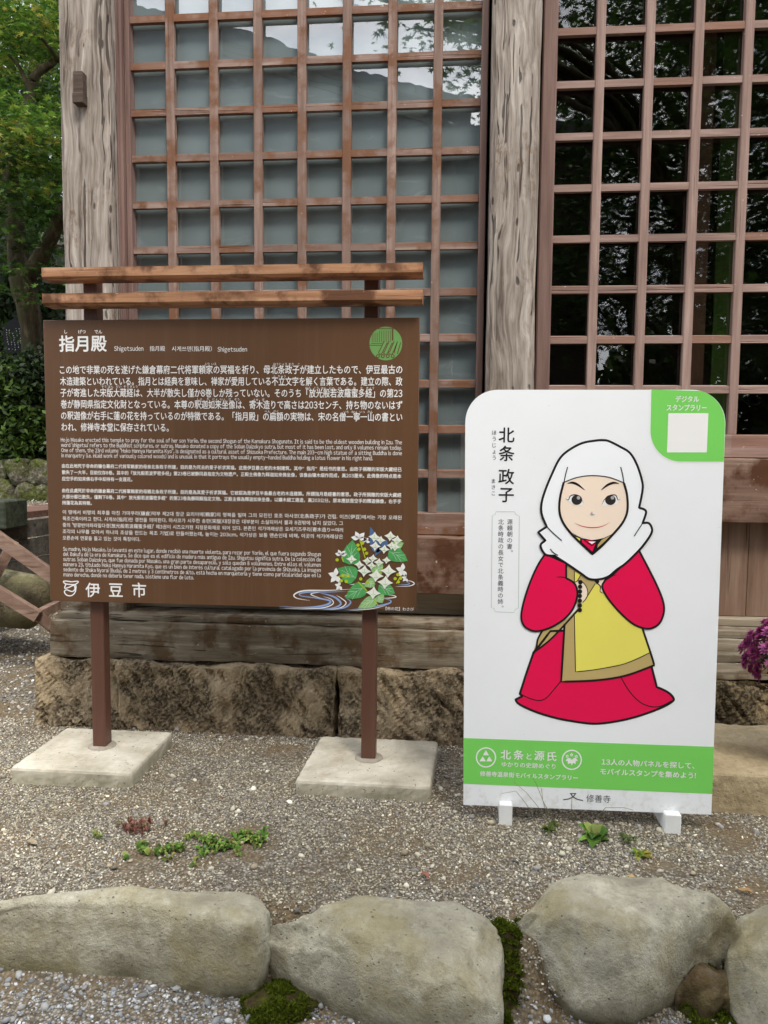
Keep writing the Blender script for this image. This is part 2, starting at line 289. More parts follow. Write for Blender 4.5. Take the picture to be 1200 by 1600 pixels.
# ------------------------------------------------------------------ object helpers
ORG = {}
def tag(o, label=None, cat=None, group=None, kind=None):
    if label: o['label'] = label
    if cat: o['category'] = cat
    if group: o['group'] = group
    if kind: o['kind'] = kind
    return o
def thing(name, loc, label, cat, group=None):
    o = bpy.data.objects.new(name, None); o.empty_display_size = .1; COL.objects.link(o); o.location = loc; ORG[o] = np.array(loc, float)
    return tag(o, label, cat, group)
class MB:
    def __init__(s): s.v = []; s.f = []; s.n = 0
    def add(s, vs, fs):
        vs = [tuple(map(float, p)) for p in vs]; s.v += vs; s.f += [tuple(i+s.n for i in f) for f in fs]; s.n += len(vs); return s
    def box(s, x0, x1, y0, y1, z0, z1, bev=0.):
        if bev <= 0:
            P = [(x, y, z) for z in (z0, z1) for y in (y0, y1) for x in (x0, x1)]
            return s.add(P, [(0, 2, 3, 1), (4, 5, 7, 6), (0, 1, 5, 4), (2, 6, 7, 3), (0, 4, 6, 2), (1, 3, 7, 5)])
        b = bev; P = []; idx = {}
        X, Y, Z = (x0, x1), (y0, y1), (z0, z1)
        for i in (0, 1):
            for j in (0, 1):
                for k in (0, 1):
                    sx, sy, sz = (1-2*i)*b, (1-2*j)*b, (1-2*k)*b
                    for ax, q in enumerate(((X[i], Y[j]+sy, Z[k]+sz), (X[i]+sx, Y[j], Z[k]+sz), (X[i]+sx, Y[j]+sy, Z[k]))):
                        idx[i, j, k, ax] = len(P); P.append(q)
        F = []
        for i in (0, 1):
            F.append([idx[i, 0, 0, 0], idx[i, 1, 0, 0], idx[i, 1, 1, 0], idx[i, 0, 1, 0]]); F.append([idx[0, i, 0, 1], idx[1, i, 0, 1], idx[1, i, 1, 1], idx[0, i, 1, 1]]); F.append([idx[0, 0, i, 2], idx[1, 0, i, 2], idx[1, 1, i, 2], idx[0, 1, i, 2]])
        for i in (0, 1):
            for j in (0, 1):
                F.append([idx[i, j, 0, 0], idx[i, j, 1, 0], idx[i, j, 1, 1], idx[i, j, 0, 1]]); F.append([idx[i, 0, j, 0], idx[i, 1, j, 0], idx[i, 1, j, 2], idx[i, 0, j, 2]]); F.append([idx[0, i, j, 1], idx[1, i, j, 1], idx[1, i, j, 2], idx[0, i, j, 2]])
        for i in (0, 1):
            for j in (0, 1):
                for k in (0, 1): F.append([idx[i, j, k, 0], idx[i, j, k, 1], idx[i, j, k, 2]])
        c = np.array([(x0+x1)/2, (y0+y1)/2, (z0+z1)/2]); Pn = np.array(P)
        for q, f in enumerate(F):
            a = Pn[f]; n = np.cross(a[1]-a[0], a[2]-a[0])
            if n@(a.mean(0)-c) < 0: F[q] = f[::-1]
        return s.add(P, F)
    def bar(s, a, b, w, h, up=(0, 0, 1)):       # a squared timber from a to b
        a, b = Vector(a), Vector(b); d = (b-a).normalized(); u = Vector(up); r = d.cross(u).normalized(); u = r.cross(d)
        P = [p+r*(sx*w/2)+u*(sz*h/2) for p in (a, b) for sz in (-1, 1) for sx in (-1, 1)]
        return s.add(P, [(0, 1, 3, 2), (4, 6, 7, 5), (0, 4, 5, 1), (2, 3, 7, 6), (0, 2, 6, 4), (1, 5, 7, 3)])
    def tube(s, pts, rad, k=8, wob=0.):
        pts = [Vector(p) for p in pts]; P = []; F = []
        for i, p in enumerate(pts):
            d = (pts[min(i+1, len(pts)-1)]-pts[max(i-1, 0)]).normalized(); a = Vector((0, 0, 1)) if abs(d.z) < .9 else Vector((1, 0, 0)); u = d.cross(a).normalized(); v = d.cross(u)
            for j in range(k):
                t = 2*math.pi*j/k; r = rad[i]*(1+wob*(random.random()-.5)); P.append(p+(u*math.cos(t)+v*math.sin(t))*r)
        for i in range(len(pts)-1):
            for j in range(k): F.append((i*k+j, i*k+(j+1) % k, (i+1)*k+(j+1) % k, (i+1)*k+j))
        F.append(tuple(range(k))[::-1]); F.append(tuple((len(pts)-1)*k+j for j in range(k))); return s.add(P, F)
    def lathe(s, prof, c, k=20):
        P = [(c[0]+r*math.cos(2*math.pi*j/k), c[1]+r*math.sin(2*math.pi*j/k), c[2]+z) for r, z in prof for j in range(k)]
        F = [(i*k+j, i*k+(j+1) % k, (i+1)*k+(j+1) % k, (i+1)*k+j) for i in range(len(prof)-1) for j in range(k)]
        F.append(tuple(range(k))[::-1]); F.append(tuple((len(prof)-1)*k+j for j in range(k))); return s.add(P, F)
def obj(name, mb, mat, parent=None, smooth=False, tints=None):
    o0 = ORG.get(parent, np.zeros(3)); me = bpy.data.meshes.new(name)
    me.from_pydata((np.array(mb.v)-o0).tolist(), [], mb.f); me.materials.append(MT[mat])
    if smooth: me.polygons.foreach_set('use_smooth', [True]*len(me.polygons))
    o = bpy.data.objects.new(name, me); COL.objects.link(o)
    if parent: o.parent = parent
    ORG[o] = o0; return o
def npmesh(name, V, Ft, mat, parent=None, tint=None, smooth=False):       # big triangle meshes straight from numpy; tint per vertex
    o0 = ORG.get(parent, np.zeros(3)); V = (V-o0).astype(np.float32); me = bpy.data.meshes.new(name)
    me.vertices.add(len(V)); me.vertices.foreach_set('co', V.ravel()); n = Ft.shape[1]
    me.loops.add(Ft.size); me.loops.foreach_set('vertex_index', Ft.astype(np.int32).ravel())
    me.polygons.add(len(Ft)); me.polygons.foreach_set('loop_start', np.arange(0, Ft.size, n, dtype=np.int32))
    if smooth: me.polygons.foreach_set('use_smooth', np.ones(len(Ft), bool))
    if tint is not None:
        a = me.color_attributes.new('tint', 'FLOAT_COLOR', 'POINT'); c = np.ones((len(V), 4), np.float32); c[:, :3] = tint; a.data.foreach_set('color', c.ravel())
    me.update(calc_edges=True); me.materials.append(MT[mat]); o = bpy.data.objects.new(name, me); COL.objects.link(o)
    if parent: o.parent = parent
    ORG[o] = o0; return o
def fbm(p, sc, oct=4): return noise.fractal(Vector(p)*sc, 1.0, 2.0, oct)
def rough_box(x0, x1, y0, y1, z0, z1, st, amp, sc, rad=.02, seed=0, oct=4, chisel=0):
    nx, ny, nz = [max(2, int((b-a)/st)) for a, b in ((x0, x1), (y0, y1), (z0, z1))]
    V = {}; P = []; F = []
    def vid(i, j, k):
        if (i, j, k) not in V:
            p = np.array([x0+(x1-x0)*i/nx, y0+(y1-y0)*j/ny, z0+(z1-z0)*k/nz]); lo = np.array([x0, y0, z0])+rad; hi = np.array([x1, y1, z1])-rad
            c = np.clip(p, lo, hi); d = p-c; L = np.linalg.norm(d)
            if L > 1e-9: d = d/L; p = c+d*rad
            q = p+d*(amp*fbm(p+seed*3.7, sc, oct)+(chisel*min(0, fbm(((p[0]*.8+p[2]*.6)*42, p[1]*10, (-p[0]*.6+p[2]*.8)*11+seed), 1., 2)) if chisel and d[1] < -.5 else 0)); V[i, j, k] = len(P); P.append(q)
        return V[i, j, k]
    for i in range(nx):
        for k in range(nz):
            F.append((vid(i, 0, k), vid(i+1, 0, k), vid(i+1, 0, k+1), vid(i, 0, k+1))); F.append((vid(i, ny, k), vid(i, ny, k+1), vid(i+1, ny, k+1), vid(i+1, ny, k)))
    for i in range(nx):
        for j in range(ny):
            F.append((vid(i, j, nz), vid(i+1, j, nz), vid(i+1, j+1, nz), vid(i, j+1, nz))); F.append((vid(i, j, 0), vid(i, j+1, 0), vid(i+1, j+1, 0), vid(i+1, j, 0)))
    for j in range(ny):
        for k in range(nz):
            F.append((vid(0, j, k), vid(0, j, k+1), vid(0, j+1, k+1), vid(0, j+1, k))); F.append((vid(nx, j, k), vid(nx, j+1, k), vid(nx, j+1, k+1), vid(nx, j, k+1)))
    m = MB(); m.add(P, F); return m

# ------------------------------------------------------------------ ground
def sstep(a, b, x): t = np.clip((x-a)/(b-a), 0, 1); return t*t*(3-2*t)
def gheight(x, y):
    x = np.asarray(x, float); y = np.asarray(y, float)
    z = -.15*(1-sstep(1.98, 2.16, y+.05*np.sin(3*x)-np.where(x > .3, .12, 0)))
    z = z+.012*np.sin(2.3*x+1.1*y)*np.cos(1.9*y-.7*x)*.6
    bank = sstep(-2.3, -3.0, x)*(sstep(5.6, 6.9, y)*.88+sstep(7.0, 7.5, y)*.4); z = z+bank
    hill = sstep(9.3, 10.4, y)*1.1+np.clip(y-10, 0, 60)*.28; return z+np.where(y > 8, hill, 0)
gx = np.concatenate([np.linspace(-150, -8, 24)[:-1], np.linspace(-8, -3, 40)[:-1], np.linspace(-3, 3, 121), np.linspace(3, 8, 30)[1:], np.linspace(8, 150, 24)[1:]])
gy = np.concatenate([np.linspace(-150, -4, 24)[:-1], np.linspace(-4, 1, 24)[:-1], np.linspace(1, 4, 76), np.linspace(4, 12, 48)[1:], np.linspace(12, 150, 24)[1:]])
GX, GY = np.meshgrid(gx, gy); GZ = gheight(GX, GY)
V = np.stack([GX.ravel(), GY.ravel(), GZ.ravel()], 1); nx, ny = len(gx), len(gy)
I, J = np.meshgrid(np.arange(nx-1), np.arange(ny-1)); a = (J*nx+I).ravel(); F = np.stack([a, a+1, a+nx+1, a+nx], 1)
tag(npmesh('ground', V, F, 'ground', smooth=True), kind='structure')

ICO = None
def ico():
    global ICO
    if ICO is None:
        t = (1+5**.5)/2; v = np.array([(-1, t, 0), (1, t, 0), (-1, -t, 0), (1, -t, 0), (0, -1, t), (0, 1, t), (0, -1, -t), (0, 1, -t), (t, 0, -1), (t, 0, 1), (-t, 0, -1), (-t, 0, 1)])
        v = v/np.linalg.norm(v[0]); f = np.array([(0, 11, 5), (0, 5, 1), (0, 1, 7), (0, 7, 10), (0, 10, 11), (1, 5, 9), (5, 11, 4), (11, 10, 2), (10, 7, 6), (7, 1, 8), (3, 9, 4), (3, 4, 2), (3, 2, 6), (3, 6, 8), (3, 8, 9), (4, 9, 5), (2, 4, 11), (6, 2, 10), (8, 6, 7), (9, 8, 1)]); ICO = v, f
    return ICO
def rotz(n):
    t = rng.uniform(0, 2*np.pi, n); c, s = np.cos(t), np.sin(t); M = np.zeros((n, 3, 3)); M[:, 0, 0] = c; M[:, 0, 1] = -s; M[:, 1, 0] = s; M[:, 1, 1] = c; M[:, 2, 2] = 1; return M
def rotr(n, tilt):
    A = rotz(n); p = rng.normal(0, tilt, n); c, s = np.cos(p), np.sin(p); X = np.zeros((n, 3, 3)); X[:, 0, 0] = 1; X[:, 1, 1] = c; X[:, 1, 2] = -s; X[:, 2, 1] = s; X[:, 2, 2] = c; return np.einsum('nij,njk->nik', np.einsum('nij,njk->nik', rotz(n), X), A)
PAL = np.array([srgb(*c)[:3] for c in [(96, 92, 86), (120, 114, 104), (138, 132, 120), (84, 80, 74), (112, 102, 88), (152, 146, 134), (104, 102, 102), (126, 116, 100), (176, 170, 158), (70, 68, 66)]])*2.12*np.array([.99, 1.0, .955])
PALW = np.array([.16, .18, .14, .12, .12, .09, .09, .06, .02, .02])
def vnoise(x, y, s, k):       # cheap smooth value noise on arrays
    return (np.sin(x*s*1.7+k)+np.sin(y*s*1.3+2.1*k)+np.sin((x+y)*s*.9+.7*k)+np.sin((x-1.4*y)*s*1.1+1.9*k))/4
def pebbles(n, x0, x1, y0, y1, lo, hi, bare=True, cool=0., keep=None):
    x = rng.uniform(x0, x1, n); y = rng.uniform(y0, y1, n)
    ok = np.ones(n, bool)
    if bare: ok &= rng.random(n) > np.clip((.6*vnoise(x, y, 4.2, 1.)+.5*vnoise(x, y, 11., 2.)-.16)*3.4, 0, .93)
    if keep is not None: ok &= keep(x, y)
    x, y = x[ok], y[ok]; n = len(x); v, f = ico()
    s = lo*(hi/lo)**(rng.random(n)**1.8); sc = np.stack([s*rng.uniform(.8, 1.3, n), s*rng.uniform(.6, 1., n), s*rng.uniform(.4, .75, n)], 1)/2
    jit = v[None]*(1+rng.uniform(-.22, .22, (n, 12, 1))); P = np.einsum('nij,nkj->nki', rotr(n, .45), jit*sc[:, None, :])
    P += np.stack([x, y, gheight(x, y)+sc[:, 2]*rng.uniform(.1, 1.0, n)], 1)[:, None, :]
    c = PAL[rng.choice(len(PAL), n, p=PALW)]*rng.uniform(.78, 1.18, (n, 1)); c = c*(1-cool)+c.mean(1, keepdims=True)*np.array([.93, 1., 1.1])*cool
    if bare: k = np.clip((vnoise(x, y, 3.1, 4.)+.05)*1.3, 0, .55)[:, None]; c = c*(1-k)+c*np.array([.74, .72, .64])*k
    return P.reshape(-1, 3), (np.arange(n)[:, None, None]*12+f[None]).reshape(-1, 3), np.repeat(c, 12, 0)
def under_rocks(x, y): return (y > 2.0+.1*np.sin(3*x))
parts = [pebbles(124000, -2.5, 1.55, 2.02, 3.62, .0046, .0115), pebbles(900, -2.4, 1.5, 2.1, 3.6, .013, .03, False),
         pebbles(16000, -1.35, 1.2, 1.3, 2.02, .005, .013, False, .75), pebbles(900, -1.35, 1.2, 1.4, 2.0, .014, .03, False, .6),
         pebbles(9000, -4.6, -2.0, 3.5, 7.0, .012, .03, False, .3), pebbles(7000, -3.2, -2.5, 2.0, 3.6, .008, .018), pebbles(3000, 1.5, 2.6, 2.0, 3.2, .008, .018)]
off = 0; VV = []; FF = []; CC = []
for p, f, c in parts: VV.append(p); FF.append(f+off); CC.append(c); off += len(p)
tag(npmesh('gravel', np.concatenate(VV), np.concatenate(FF), 'gravel', tint=np.concatenate(CC)), 'loose grey gravel covering the yard around the signs', 'gravel', kind='stuff')

# ------------------------------------------------------------------ the hall
YF = 3.80
hall = thing('temple_hall', (-.8, 3.9, 0), 'old wooden hall with latticed windows behind the two signs', 'building')
def column(x0, x1, y0, y1, z0, z1, seed):
    m = MB(); n = 70; P = []; F = []; b = .018
    prof = [(x0+b, y0), (x0*.66+x1*.34, y0), (x0*.33+x1*.67, y0), (x1-b, y0), (x1, y0+b), (x1, y1-b), (x1-b, y1), (x0+b, y1), (x0, y1-b), (x0, y0+b)]; k = len(prof)
    for i in range(n+1):
        z = z0+(z1-z0)*i/n
        for j, (x, y) in enumerate(prof):
            P.append((x+.006*fbm((j*2.1, seed, z), 1.7), y+.005*fbm((seed, j*1.3, z), 2.6), z))
    for i in range(n):
        for j in range(k): F.append((i*k+j, i*k+(j+1) % k, (i+1)*k+(j+1) % k, (i+1)*k+j))
    F.append(tuple(range(k))[::-1]); F.append(tuple(n*k+j for j in range(k))); return m.add(P, F)
cl = obj('column', column(-1.914, -1.668, 3.665, 3.90, .60, 4.25, 1), 'column', hall)
obj('column', column(.140, .362, 3.665, 3.90, .56, 4.25, 5), 'column', hall); obj('column', column(2.262, 2.49, 3.665, 3.90, .35, 4.25, 9), 'column', hall)
q = at(125, 138, 3.64); obj('tenon', MB().box(q[0]-.026, q[0]+.022, 3.622, 3.70, q[2]-.062, q[2]+.072, .004).box(q[0]-.028, q[0]+.024, 3.616, 3.70, q[2]-.075, q[2]-.028, .003), 'tenon', cl)
obj('column_base', rough_box(-1.965, -1.63, 3.645, 3.92, .54, .612, .02, .006, 14, .012, 3), 'beam', hall)
def lattice(win, xs, zs, x0, x1, z0, z1, yf, wv, wh, mv, mh):
    for x in xs:
        d = random.uniform(-.0015, .0015); obj('lattice_bar', MB().box(x-wv/2+d, x+wv/2+d, yf, yf+.034, z0, z1, .003), mv, win)
    for z in zs:
        e = random.uniform(-.0015, .0015); a, b = x0, x1; h = MB()
        P = [(a, yf+.004, z-wh/2+e), (b, yf+.004, z-wh/2+e), (b, yf+.004, z+wh*.32+e), (a, yf+.004, z+wh*.32+e), (a, yf+.030, z+wh/2+e), (b, yf+.030, z+wh/2+e), (a, yf+.030, z-wh/2+e), (b, yf+.030, z-wh/2+e)]
        h.add(P, [(0, 1, 2, 3), (3, 2, 5, 4), (6, 4, 5, 7), (0, 6, 7, 1), (0, 3, 4, 6), (1, 7, 5, 2)]); obj('lattice_rail', h, mh, win)
# left bay: grey blind behind glass
LX = [-1.635+.2181*i for i in range(1, 8)]; LZ = [3.465-.2204*k for k in range(-3, 11)]
win = thing('lattice_window', (-.75, YF, 1.0), None, None); del ORG[win]; win.parent = hall; win.location = Vector((-.75, YF, 1.0))-Vector((-.8, 3.9, 0)); ORG[win] = np.array([-.75, YF, 1.0])
def window(win, X0, X1, xs, zs, zb, fz, yf, wv, wh, gmat, mv, mh):
    lattice(win, xs, zs, X0, X1, zb, 4.1, yf, wv, wh, mv, mh)
    obj('glass', MB().add([(X0-.01, yf+.042, zb-.01), (X1+.01, yf+.042, zb-.01), (X1+.01, yf+.042, 4.1), (X0-.01, yf+.042, 4.1)], [(0, 1, 2, 3)]), gmat, win)
    obj('bottom_rail', MB().box(X0-.02, X1+.02, yf-.012, yf+.05, fz, zb, .004), mh, win)
window(win, -1.617, .093, LX, LZ, 1.068, .9585, YF, .043, .041, 'glass', 'lattice', 'lattice_h')
obj('blind', MB().box(-1.66, .12, YF+.056, YF+.066, .98, 4.1), 'blind', win)
st = MB(); st.box(-1.642, -1.617, YF-.012, YF+.05, .9585, 4.1, .003); obj('stile', st, 'frame', win)
obj('stile', MB().box(-1.692, -1.643, YF-.045, YF+.05, .9585, 4.1, .008).box(-1.668, -1.658, YF-.052, YF-.044, .9585, 4.1, .002), 'frame', win)
obj('stile', MB().box(.094, .126, YF-.014, YF+.05, .9585, 4.1, .004), 'frame', win)
# right bay: dark room behind glass
RX = [.423+.2208*i for i in range(1, 9)]; RZ = [3.3255-.2356*k for k in range(-3, 8)]
win2 = bpy.data.objects.new('lattice_window', None); COL.objects.link(win2); win2.parent = hall; win2.location = Vector((1.3, YF, 1.4))-Vector((-.8, 3.9, 0)); ORG[win2] = np.array([1.3, YF, 1.4])
window(win2, .443, 2.19, RX, RZ, 1.462, 1.352, YF, .042, .040, 'glass_dark', 'lattice2', 'lattice2_h')
obj('stile', MB().box(.376, .443, YF-.03, YF+.05, 1.352, 4.1, .006), 'frame', win2); obj('stile', MB().box(2.19, 2.255, YF-.03, YF+.05, 1.352, 4.1, .006), 'frame', win2)
# sills, boards, beams
obj('sill', rough_box(-1.664, .138, 3.655, 3.86, .688, .957, .03, .004, 9, .012, 2), 'sill', hall)
obj('sill', rough_box(.364, 2.26, 3.655, 3.86, 1.055, 1.35, .03, .004, 9, .012, 4), 'sill', hall)
obj('recess_board', MB().box(-1.70, .138, 3.775, 3.82, .565, .686), 'recess', hall)
pb = MB()
for i in range(13):
    a = .366+i*.146; pb.box(a, a+.1445, 3.752+.003*(i % 2), 3.80, .60, 1.054, .003)
obj('wall_board', pb, 'plank', hall)
obj('ledge', rough_box(-1.95, 2.6, 3.60, 3.80, .528, .561, .04, .003, 8, .008, 6), 'beam', hall)
obj('ledge', MB().box(.366, 2.258, 3.70, 3.80, .562, .599, .004), 'recess', hall)
obj('base_beam', rough_box(-1.985, .10, 3.575, 3.80, .340, .527, .022, .008, 7, .014, 7), 'beam', hall)
obj('base_beam', rough_box(.102, 2.62, 3.58, 3.80, .420, .527, .03, .008, 7, .012, 8), 'beam', hall); obj('base_beam', rough_box(.102, 2.62, 3.565, 3.80, .345, .418, .03, .006, 7, .012, 18), 'beam', hall)
for i, (a, b, y) in enumerate([(-2.055, -1.615, 3.545), (-1.612, -.548, 3.525), (-.540, .55, 3.525), (.556, 1.6, 3.56), (1.606, 2.65, 3.56)]):
    obj('foundation_stone', rough_box(a, b, y, 3.95, -.08, .337, .013, .024, 6, .02, 20+i, 5, .034), 'foundation_dark' if i >= 3 else 'foundation', hall)
obj('lintel', MB().box(-2.0, 2.6, 3.69, 3.9, 4.1, 4.3, .01), 'beam', hall)
sw = MB()
for i in range(14):
    y = 3.92+i*.3; sw.box(-1.90+.003*(i % 2), -1.86, y, y+.298, .35, 4.3)
obj('side_wall', sw, 'plank', hall)
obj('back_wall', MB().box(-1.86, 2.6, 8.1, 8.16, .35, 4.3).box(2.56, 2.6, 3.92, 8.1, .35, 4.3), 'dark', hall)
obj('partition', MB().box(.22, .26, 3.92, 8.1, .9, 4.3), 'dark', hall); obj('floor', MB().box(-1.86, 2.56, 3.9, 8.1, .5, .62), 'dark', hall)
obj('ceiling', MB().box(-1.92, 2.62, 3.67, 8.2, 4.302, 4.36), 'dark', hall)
q = at(1092, 400, 4.6); obj('interior_post', MB().box(q[0]-.05, q[0]+.05, 4.6, 4.7, .62, 4.3), 'peg_end', hall)
q = at(1137, 400, 4.7); obj('banner', MB().box(q[0]-.05, q[0]+.06, 4.75, 4.76, 1.2, 4.0), 'banner', hall)
obj('roof', MB().add([(-1.95, 3.6, 4.95), (3.0, 3.6, 4.95), (3.0, 6.0, 6.6), (-1.95, 6.0, 6.6), (3.0, 8.4, 4.95), (-1.95, 8.4, 4.95), (-1.95, 3.6, 4.81), (3.0, 3.6, 4.81), (3.0, 8.4, 4.81), (-1.95, 8.4, 4.81)], [(0, 1, 2, 3), (3, 2, 4, 5), (6, 7, 1, 0), (8, 9, 5, 4), (9, 8, 7, 6), (6, 0, 3, 5, 9), (7, 8, 4, 2, 1)]), 'rooftile', hall)
obj('wall_top', MB().box(-1.9, 2.6, 3.72, 8.15, 4.362, 4.8), 'farwall', hall)
stp = obj('step_stone', rough_box(.62, 2.5, 2.955, 3.52, -.05, .160, .014, .012, 6, .022, 33), 'step'); tag(stp, 'low yellowish stone step behind the white panel', 'step')

# ------------------------------------------------------------------ flat print helpers
def spline(pts, closed=True, n=6):         # catmull-rom through pixel points; a point given twice is a corner
    P = []; k = len(pts); out = []
    pts = [np.array(p, float) for p in pts]
    for i in range(k if closed else k-1):
        p1, p2 = pts[i], pts[(i+1) % k]
        if np.allclose(p1, p2): continue
        p0 = pts[(i-1) % k] if (closed or i > 0) else p1; p3 = pts[(i+2) % k] if (closed or i < k-2) else p2
        if np.allclose(p0, p1): p0 = p1
        for j in range(n):
            t = j/n; out.append(.5*((2*p1)+(-p0+p2)*t+(2*p0-5*p1+4*p2-p3)*t*t+(-p0+3*p1-3*p2+p3)*t**3))
    if not closed: out.append(pts[-1])
    return out
class Print:                               # shapes printed on the vertical plane y = Y, drawn in the photo's pixels
    def __init__(s, Y): s.Y = Y
    def pt(s, p, lay): q = at(p[0], p[1], s.Y); return (q[0], s.Y-lay, q[2])
    def poly(s, mb, pts, lay):
        P = [s.pt(p, lay) for p in pts]; T = tessellate_polygon([[Vector((p[0], p[2], 0)) for p in P]])
        F = []
        for t in T:
            a, b, c = (P[i] for i in t); ar = (b[0]-a[0])*(c[2]-a[2])-(b[2]-a[2])*(c[0]-a[0])
            if abs(ar) > 1e-12: F.append(t if ar > 0 else t[::-1])
        mb.add(P, F)
    def stroke(s, mb, pts, wd, lay, closed=False, taper=False):
        P = [np.array(p, float) for p in pts]; n = len(P); L = []
        for i in range(n):
            a = P[(i-1) % n] if (closed or i) else P[i]; b = P[(i+1) % n] if (closed or i < n-1) else P[i]; d = b-a; d = d/(np.linalg.norm(d)+1e-9)
            k = wd/2*(1 if not taper else max(.12, math.sin(math.pi*(i+.3)/(n-.4)))); nn = np.array([-d[1], d[0]])*k; L.append((P[i]+nn, P[i]-nn))
        V = [s.pt(q, lay) for ab in L for q in ab]; F = [(2*i, 2*i+1, 2*((i+1) % n)+1, 2*((i+1) % n)) for i in range(n if closed else n-1)]
        F2 = []
        for f in F:
            a, b, c = V[f[0]], V[f[1]], V[f[2]]; F2.append(f if (b[0]-a[0])*(c[2]-a[2])-(b[2]-a[2])*(c[0]-a[0]) > 0 else f[::-1])
        mb.add(V, F2)
    def disc(s, mb, c, rx, ry, lay, k=20): s.poly(mb, [(c[0]+rx*math.cos(2*math.pi*i/k), c[1]+ry*math.sin(2*math.pi*i/k)) for i in range(k)], lay)
    def ring(s, mb, c, r, wd, lay, k=36): s.stroke(mb, [(c[0]+r*math.cos(2*math.pi*i/k), c[1]+r*math.sin(2*math.pi*i/k)) for i in range(k)], wd, lay, True)
    def text(s, mb, st, x0, x1, y, em, lay, bold=0., yr=None, xc=None):
        V, F = glyphs(st)
        lo, hi = V[:, 0].min(), V[:, 0].max()
        a = at(x0, y, s.Y)
        if x1 is None:                      # natural width, x0 is the centre
            k = em/FPX*depth(a); V2 = (V[:, 0]-(lo+hi)/2)*k+a[0]; base = a[2]
        else:
            b = at(x1, y if yr is None else yr, s.Y); V2 = a[0]+(V[:, 0]-lo)/(hi-lo)*(b[0]-a[0]); base = a[2] if yr is None else (a[2]+b[2])/2
        k = em/FPX*depth(a); Z = base+(V[:, 1]-.38)*k
        shifts = [(0, 0)] if not bold else [(-bold, 0), (bold, 0), (0, -bold), (0, bold)]
        for i, (dx, dz) in enumerate(shifts):
            mb.add(np.stack([V2+dx*k, np.full(len(V2), s.Y-lay-i*.00012), Z+dz*k], 1), F)
def depth(p): return float((np.array(p)-CAM0)@CX)
GC = {}
ACC = {'á': 'a', 'é': 'e', 'í': 'i', 'ó': 'o', 'ú': 'u'}
def full(ch): return chr(ord(ch)+0xFEE0) if '!' <= ch <= '~' else ch
def prefetch(chars):                        # the outline of every single character, taken once from the built-in font
    new = [c for c in sorted(set(full(ACC.get(c, c)) for c in chars if c not in ' \u3000')) if c not in GC]; objs = []
    for ch in new:
        c = bpy.data.curves.new('t', 'FONT'); c.body = ch; c.size = 1; c.resolution_u = 2; o = bpy.data.objects.new('t', c); COL.objects.link(o); objs.append(o)
    dg = bpy.context.evaluated_depsgraph_get()
    for ch, o in zip(new, objs):
        e = o.evaluated_get(dg); m = e.to_mesh(); V = np.array([v.co[:2] for v in m.vertices]).reshape(-1, 2); F = []
        for p in m.polygons:
            f = tuple(p.vertices); A = V[list(f)]; ar = sum(A[i-1][0]*A[i][1]-A[i][0]*A[i-1][1] for i in range(len(f))); F.append(f if ar > 0 else f[::-1])
        GC[ch] = (V, F); e.to_mesh_clear()
    for o in objs: c = o.data; bpy.data.objects.remove(o); bpy.data.curves.remove(c)
def glyphs(st):
    prefetch(st); x = 0.; VV = []; FF = []; n = 0
    for ch in st:
        if ch == ' ': x += .36; continue
        if ch == '\u3000': x += 1; continue
        acc = ch in ACC; V, F = GC[full(ACC.get(ch, ch))]
        if len(V) == 0: x += 1; continue
        lat = '!' <= ch <= '~' or acc; sx = x-(V[:, 0].min() if lat else 0)+(.035 if lat else 0)
        VV.append(V+np.array([sx, 0])); FF += [tuple(i+n for i in f) for f in F]; n += len(V)
        if acc:
            c = sx+(V[:, 0].min()+V[:, 0].max())/2; VV.append(np.array([(c-.04, .60), (c+.02, .60), (c+.11, .74), (c+.02, .74)])); FF.append((n, n+1, n+2, n+3)); n += 4
        x += (V[:, 0].max()-V[:, 0].min()+.09) if lat else (.92 if '\uac00' <= ch <= '\ud7a3' else 1.)
    return np.concatenate(VV), FF

# ------------------------------------------------------------------ brown information sign
sign = thing('information_sign', (-.93, 3.15, 0), 'brown information board with white text on two posts in concrete blocks', 'sign')
bd = obj('board', MB().box(-1.711, -.148, 3.10, 3.132, .720, 1.899, .002), 'board', sign)
for x0, x1 in ((-1.555, -1.496), (-.376, -.315)):
    p = obj('post', MB().box(x0, x1, 3.136, 3.199, .05, 2.09, .004), 'post', sign)
for z0, z1 in ((2.057, 2.099), (1.953, 1.996)):
    m = MB()
    P = [(-1.682, 3.045, z0+.006), (-.136, 3.045, z0+.006), (-.136, 3.045, z1), (-1.682, 3.045, z1), (-1.682, 3.135, z1), (-.136, 3.135, z1), (-1.682, 3.135, z0-.004), (-.136, 3.135, z0-.004), (-1.682, 3.056, z0-.004), (-.136, 3.056, z0-.004)]
    m.add(P, [(0, 1, 2, 3), (3, 2, 5, 4), (4, 5, 7, 6), (8, 6, 7, 9), (0, 8, 9, 1), (0, 3, 4, 6, 8), (1, 9, 7, 5, 2)]); obj('top_rail', m, 'rail', sign)
def footblock(x0, x1, y0, y1, z1, dx, cx):
    m = rough_box(x0, x1, y0, y1, -.05, z1, .0125, .0028, 34, .0125, cx, 5); m.v = [(x+dx*(y-y0), y, z) for x, y, z in m.v]
    return obj('concrete_block', m, 'concrete', sign)
footblock(-1.795, -1.282, 2.905, 3.368, .066, .0, 1); footblock(-.612, -.075, 2.915, 3.398, .066, .04, 2)
for cx in (-1.526, -.345): obj('grout_collar', MB().lathe([(.066, .055), (.058, .071), (.044, .076)], (cx, 3.168, 0), 18), 'grout', sign)
PB = Print(3.10)
t1 = MB(); PB.text(t1, '指月殿', 92.8, 166.3, 537, 26.5, .0006, .022)
obj('title_lettering', t1, 'white', bd); t1 = MB()
for s_, x in (('し', 102.9), ('げつ', 128.3), ('でん', 153.7)): PB.text(t1, s_, x, None, 518.3, 6.6, .0006, .03)
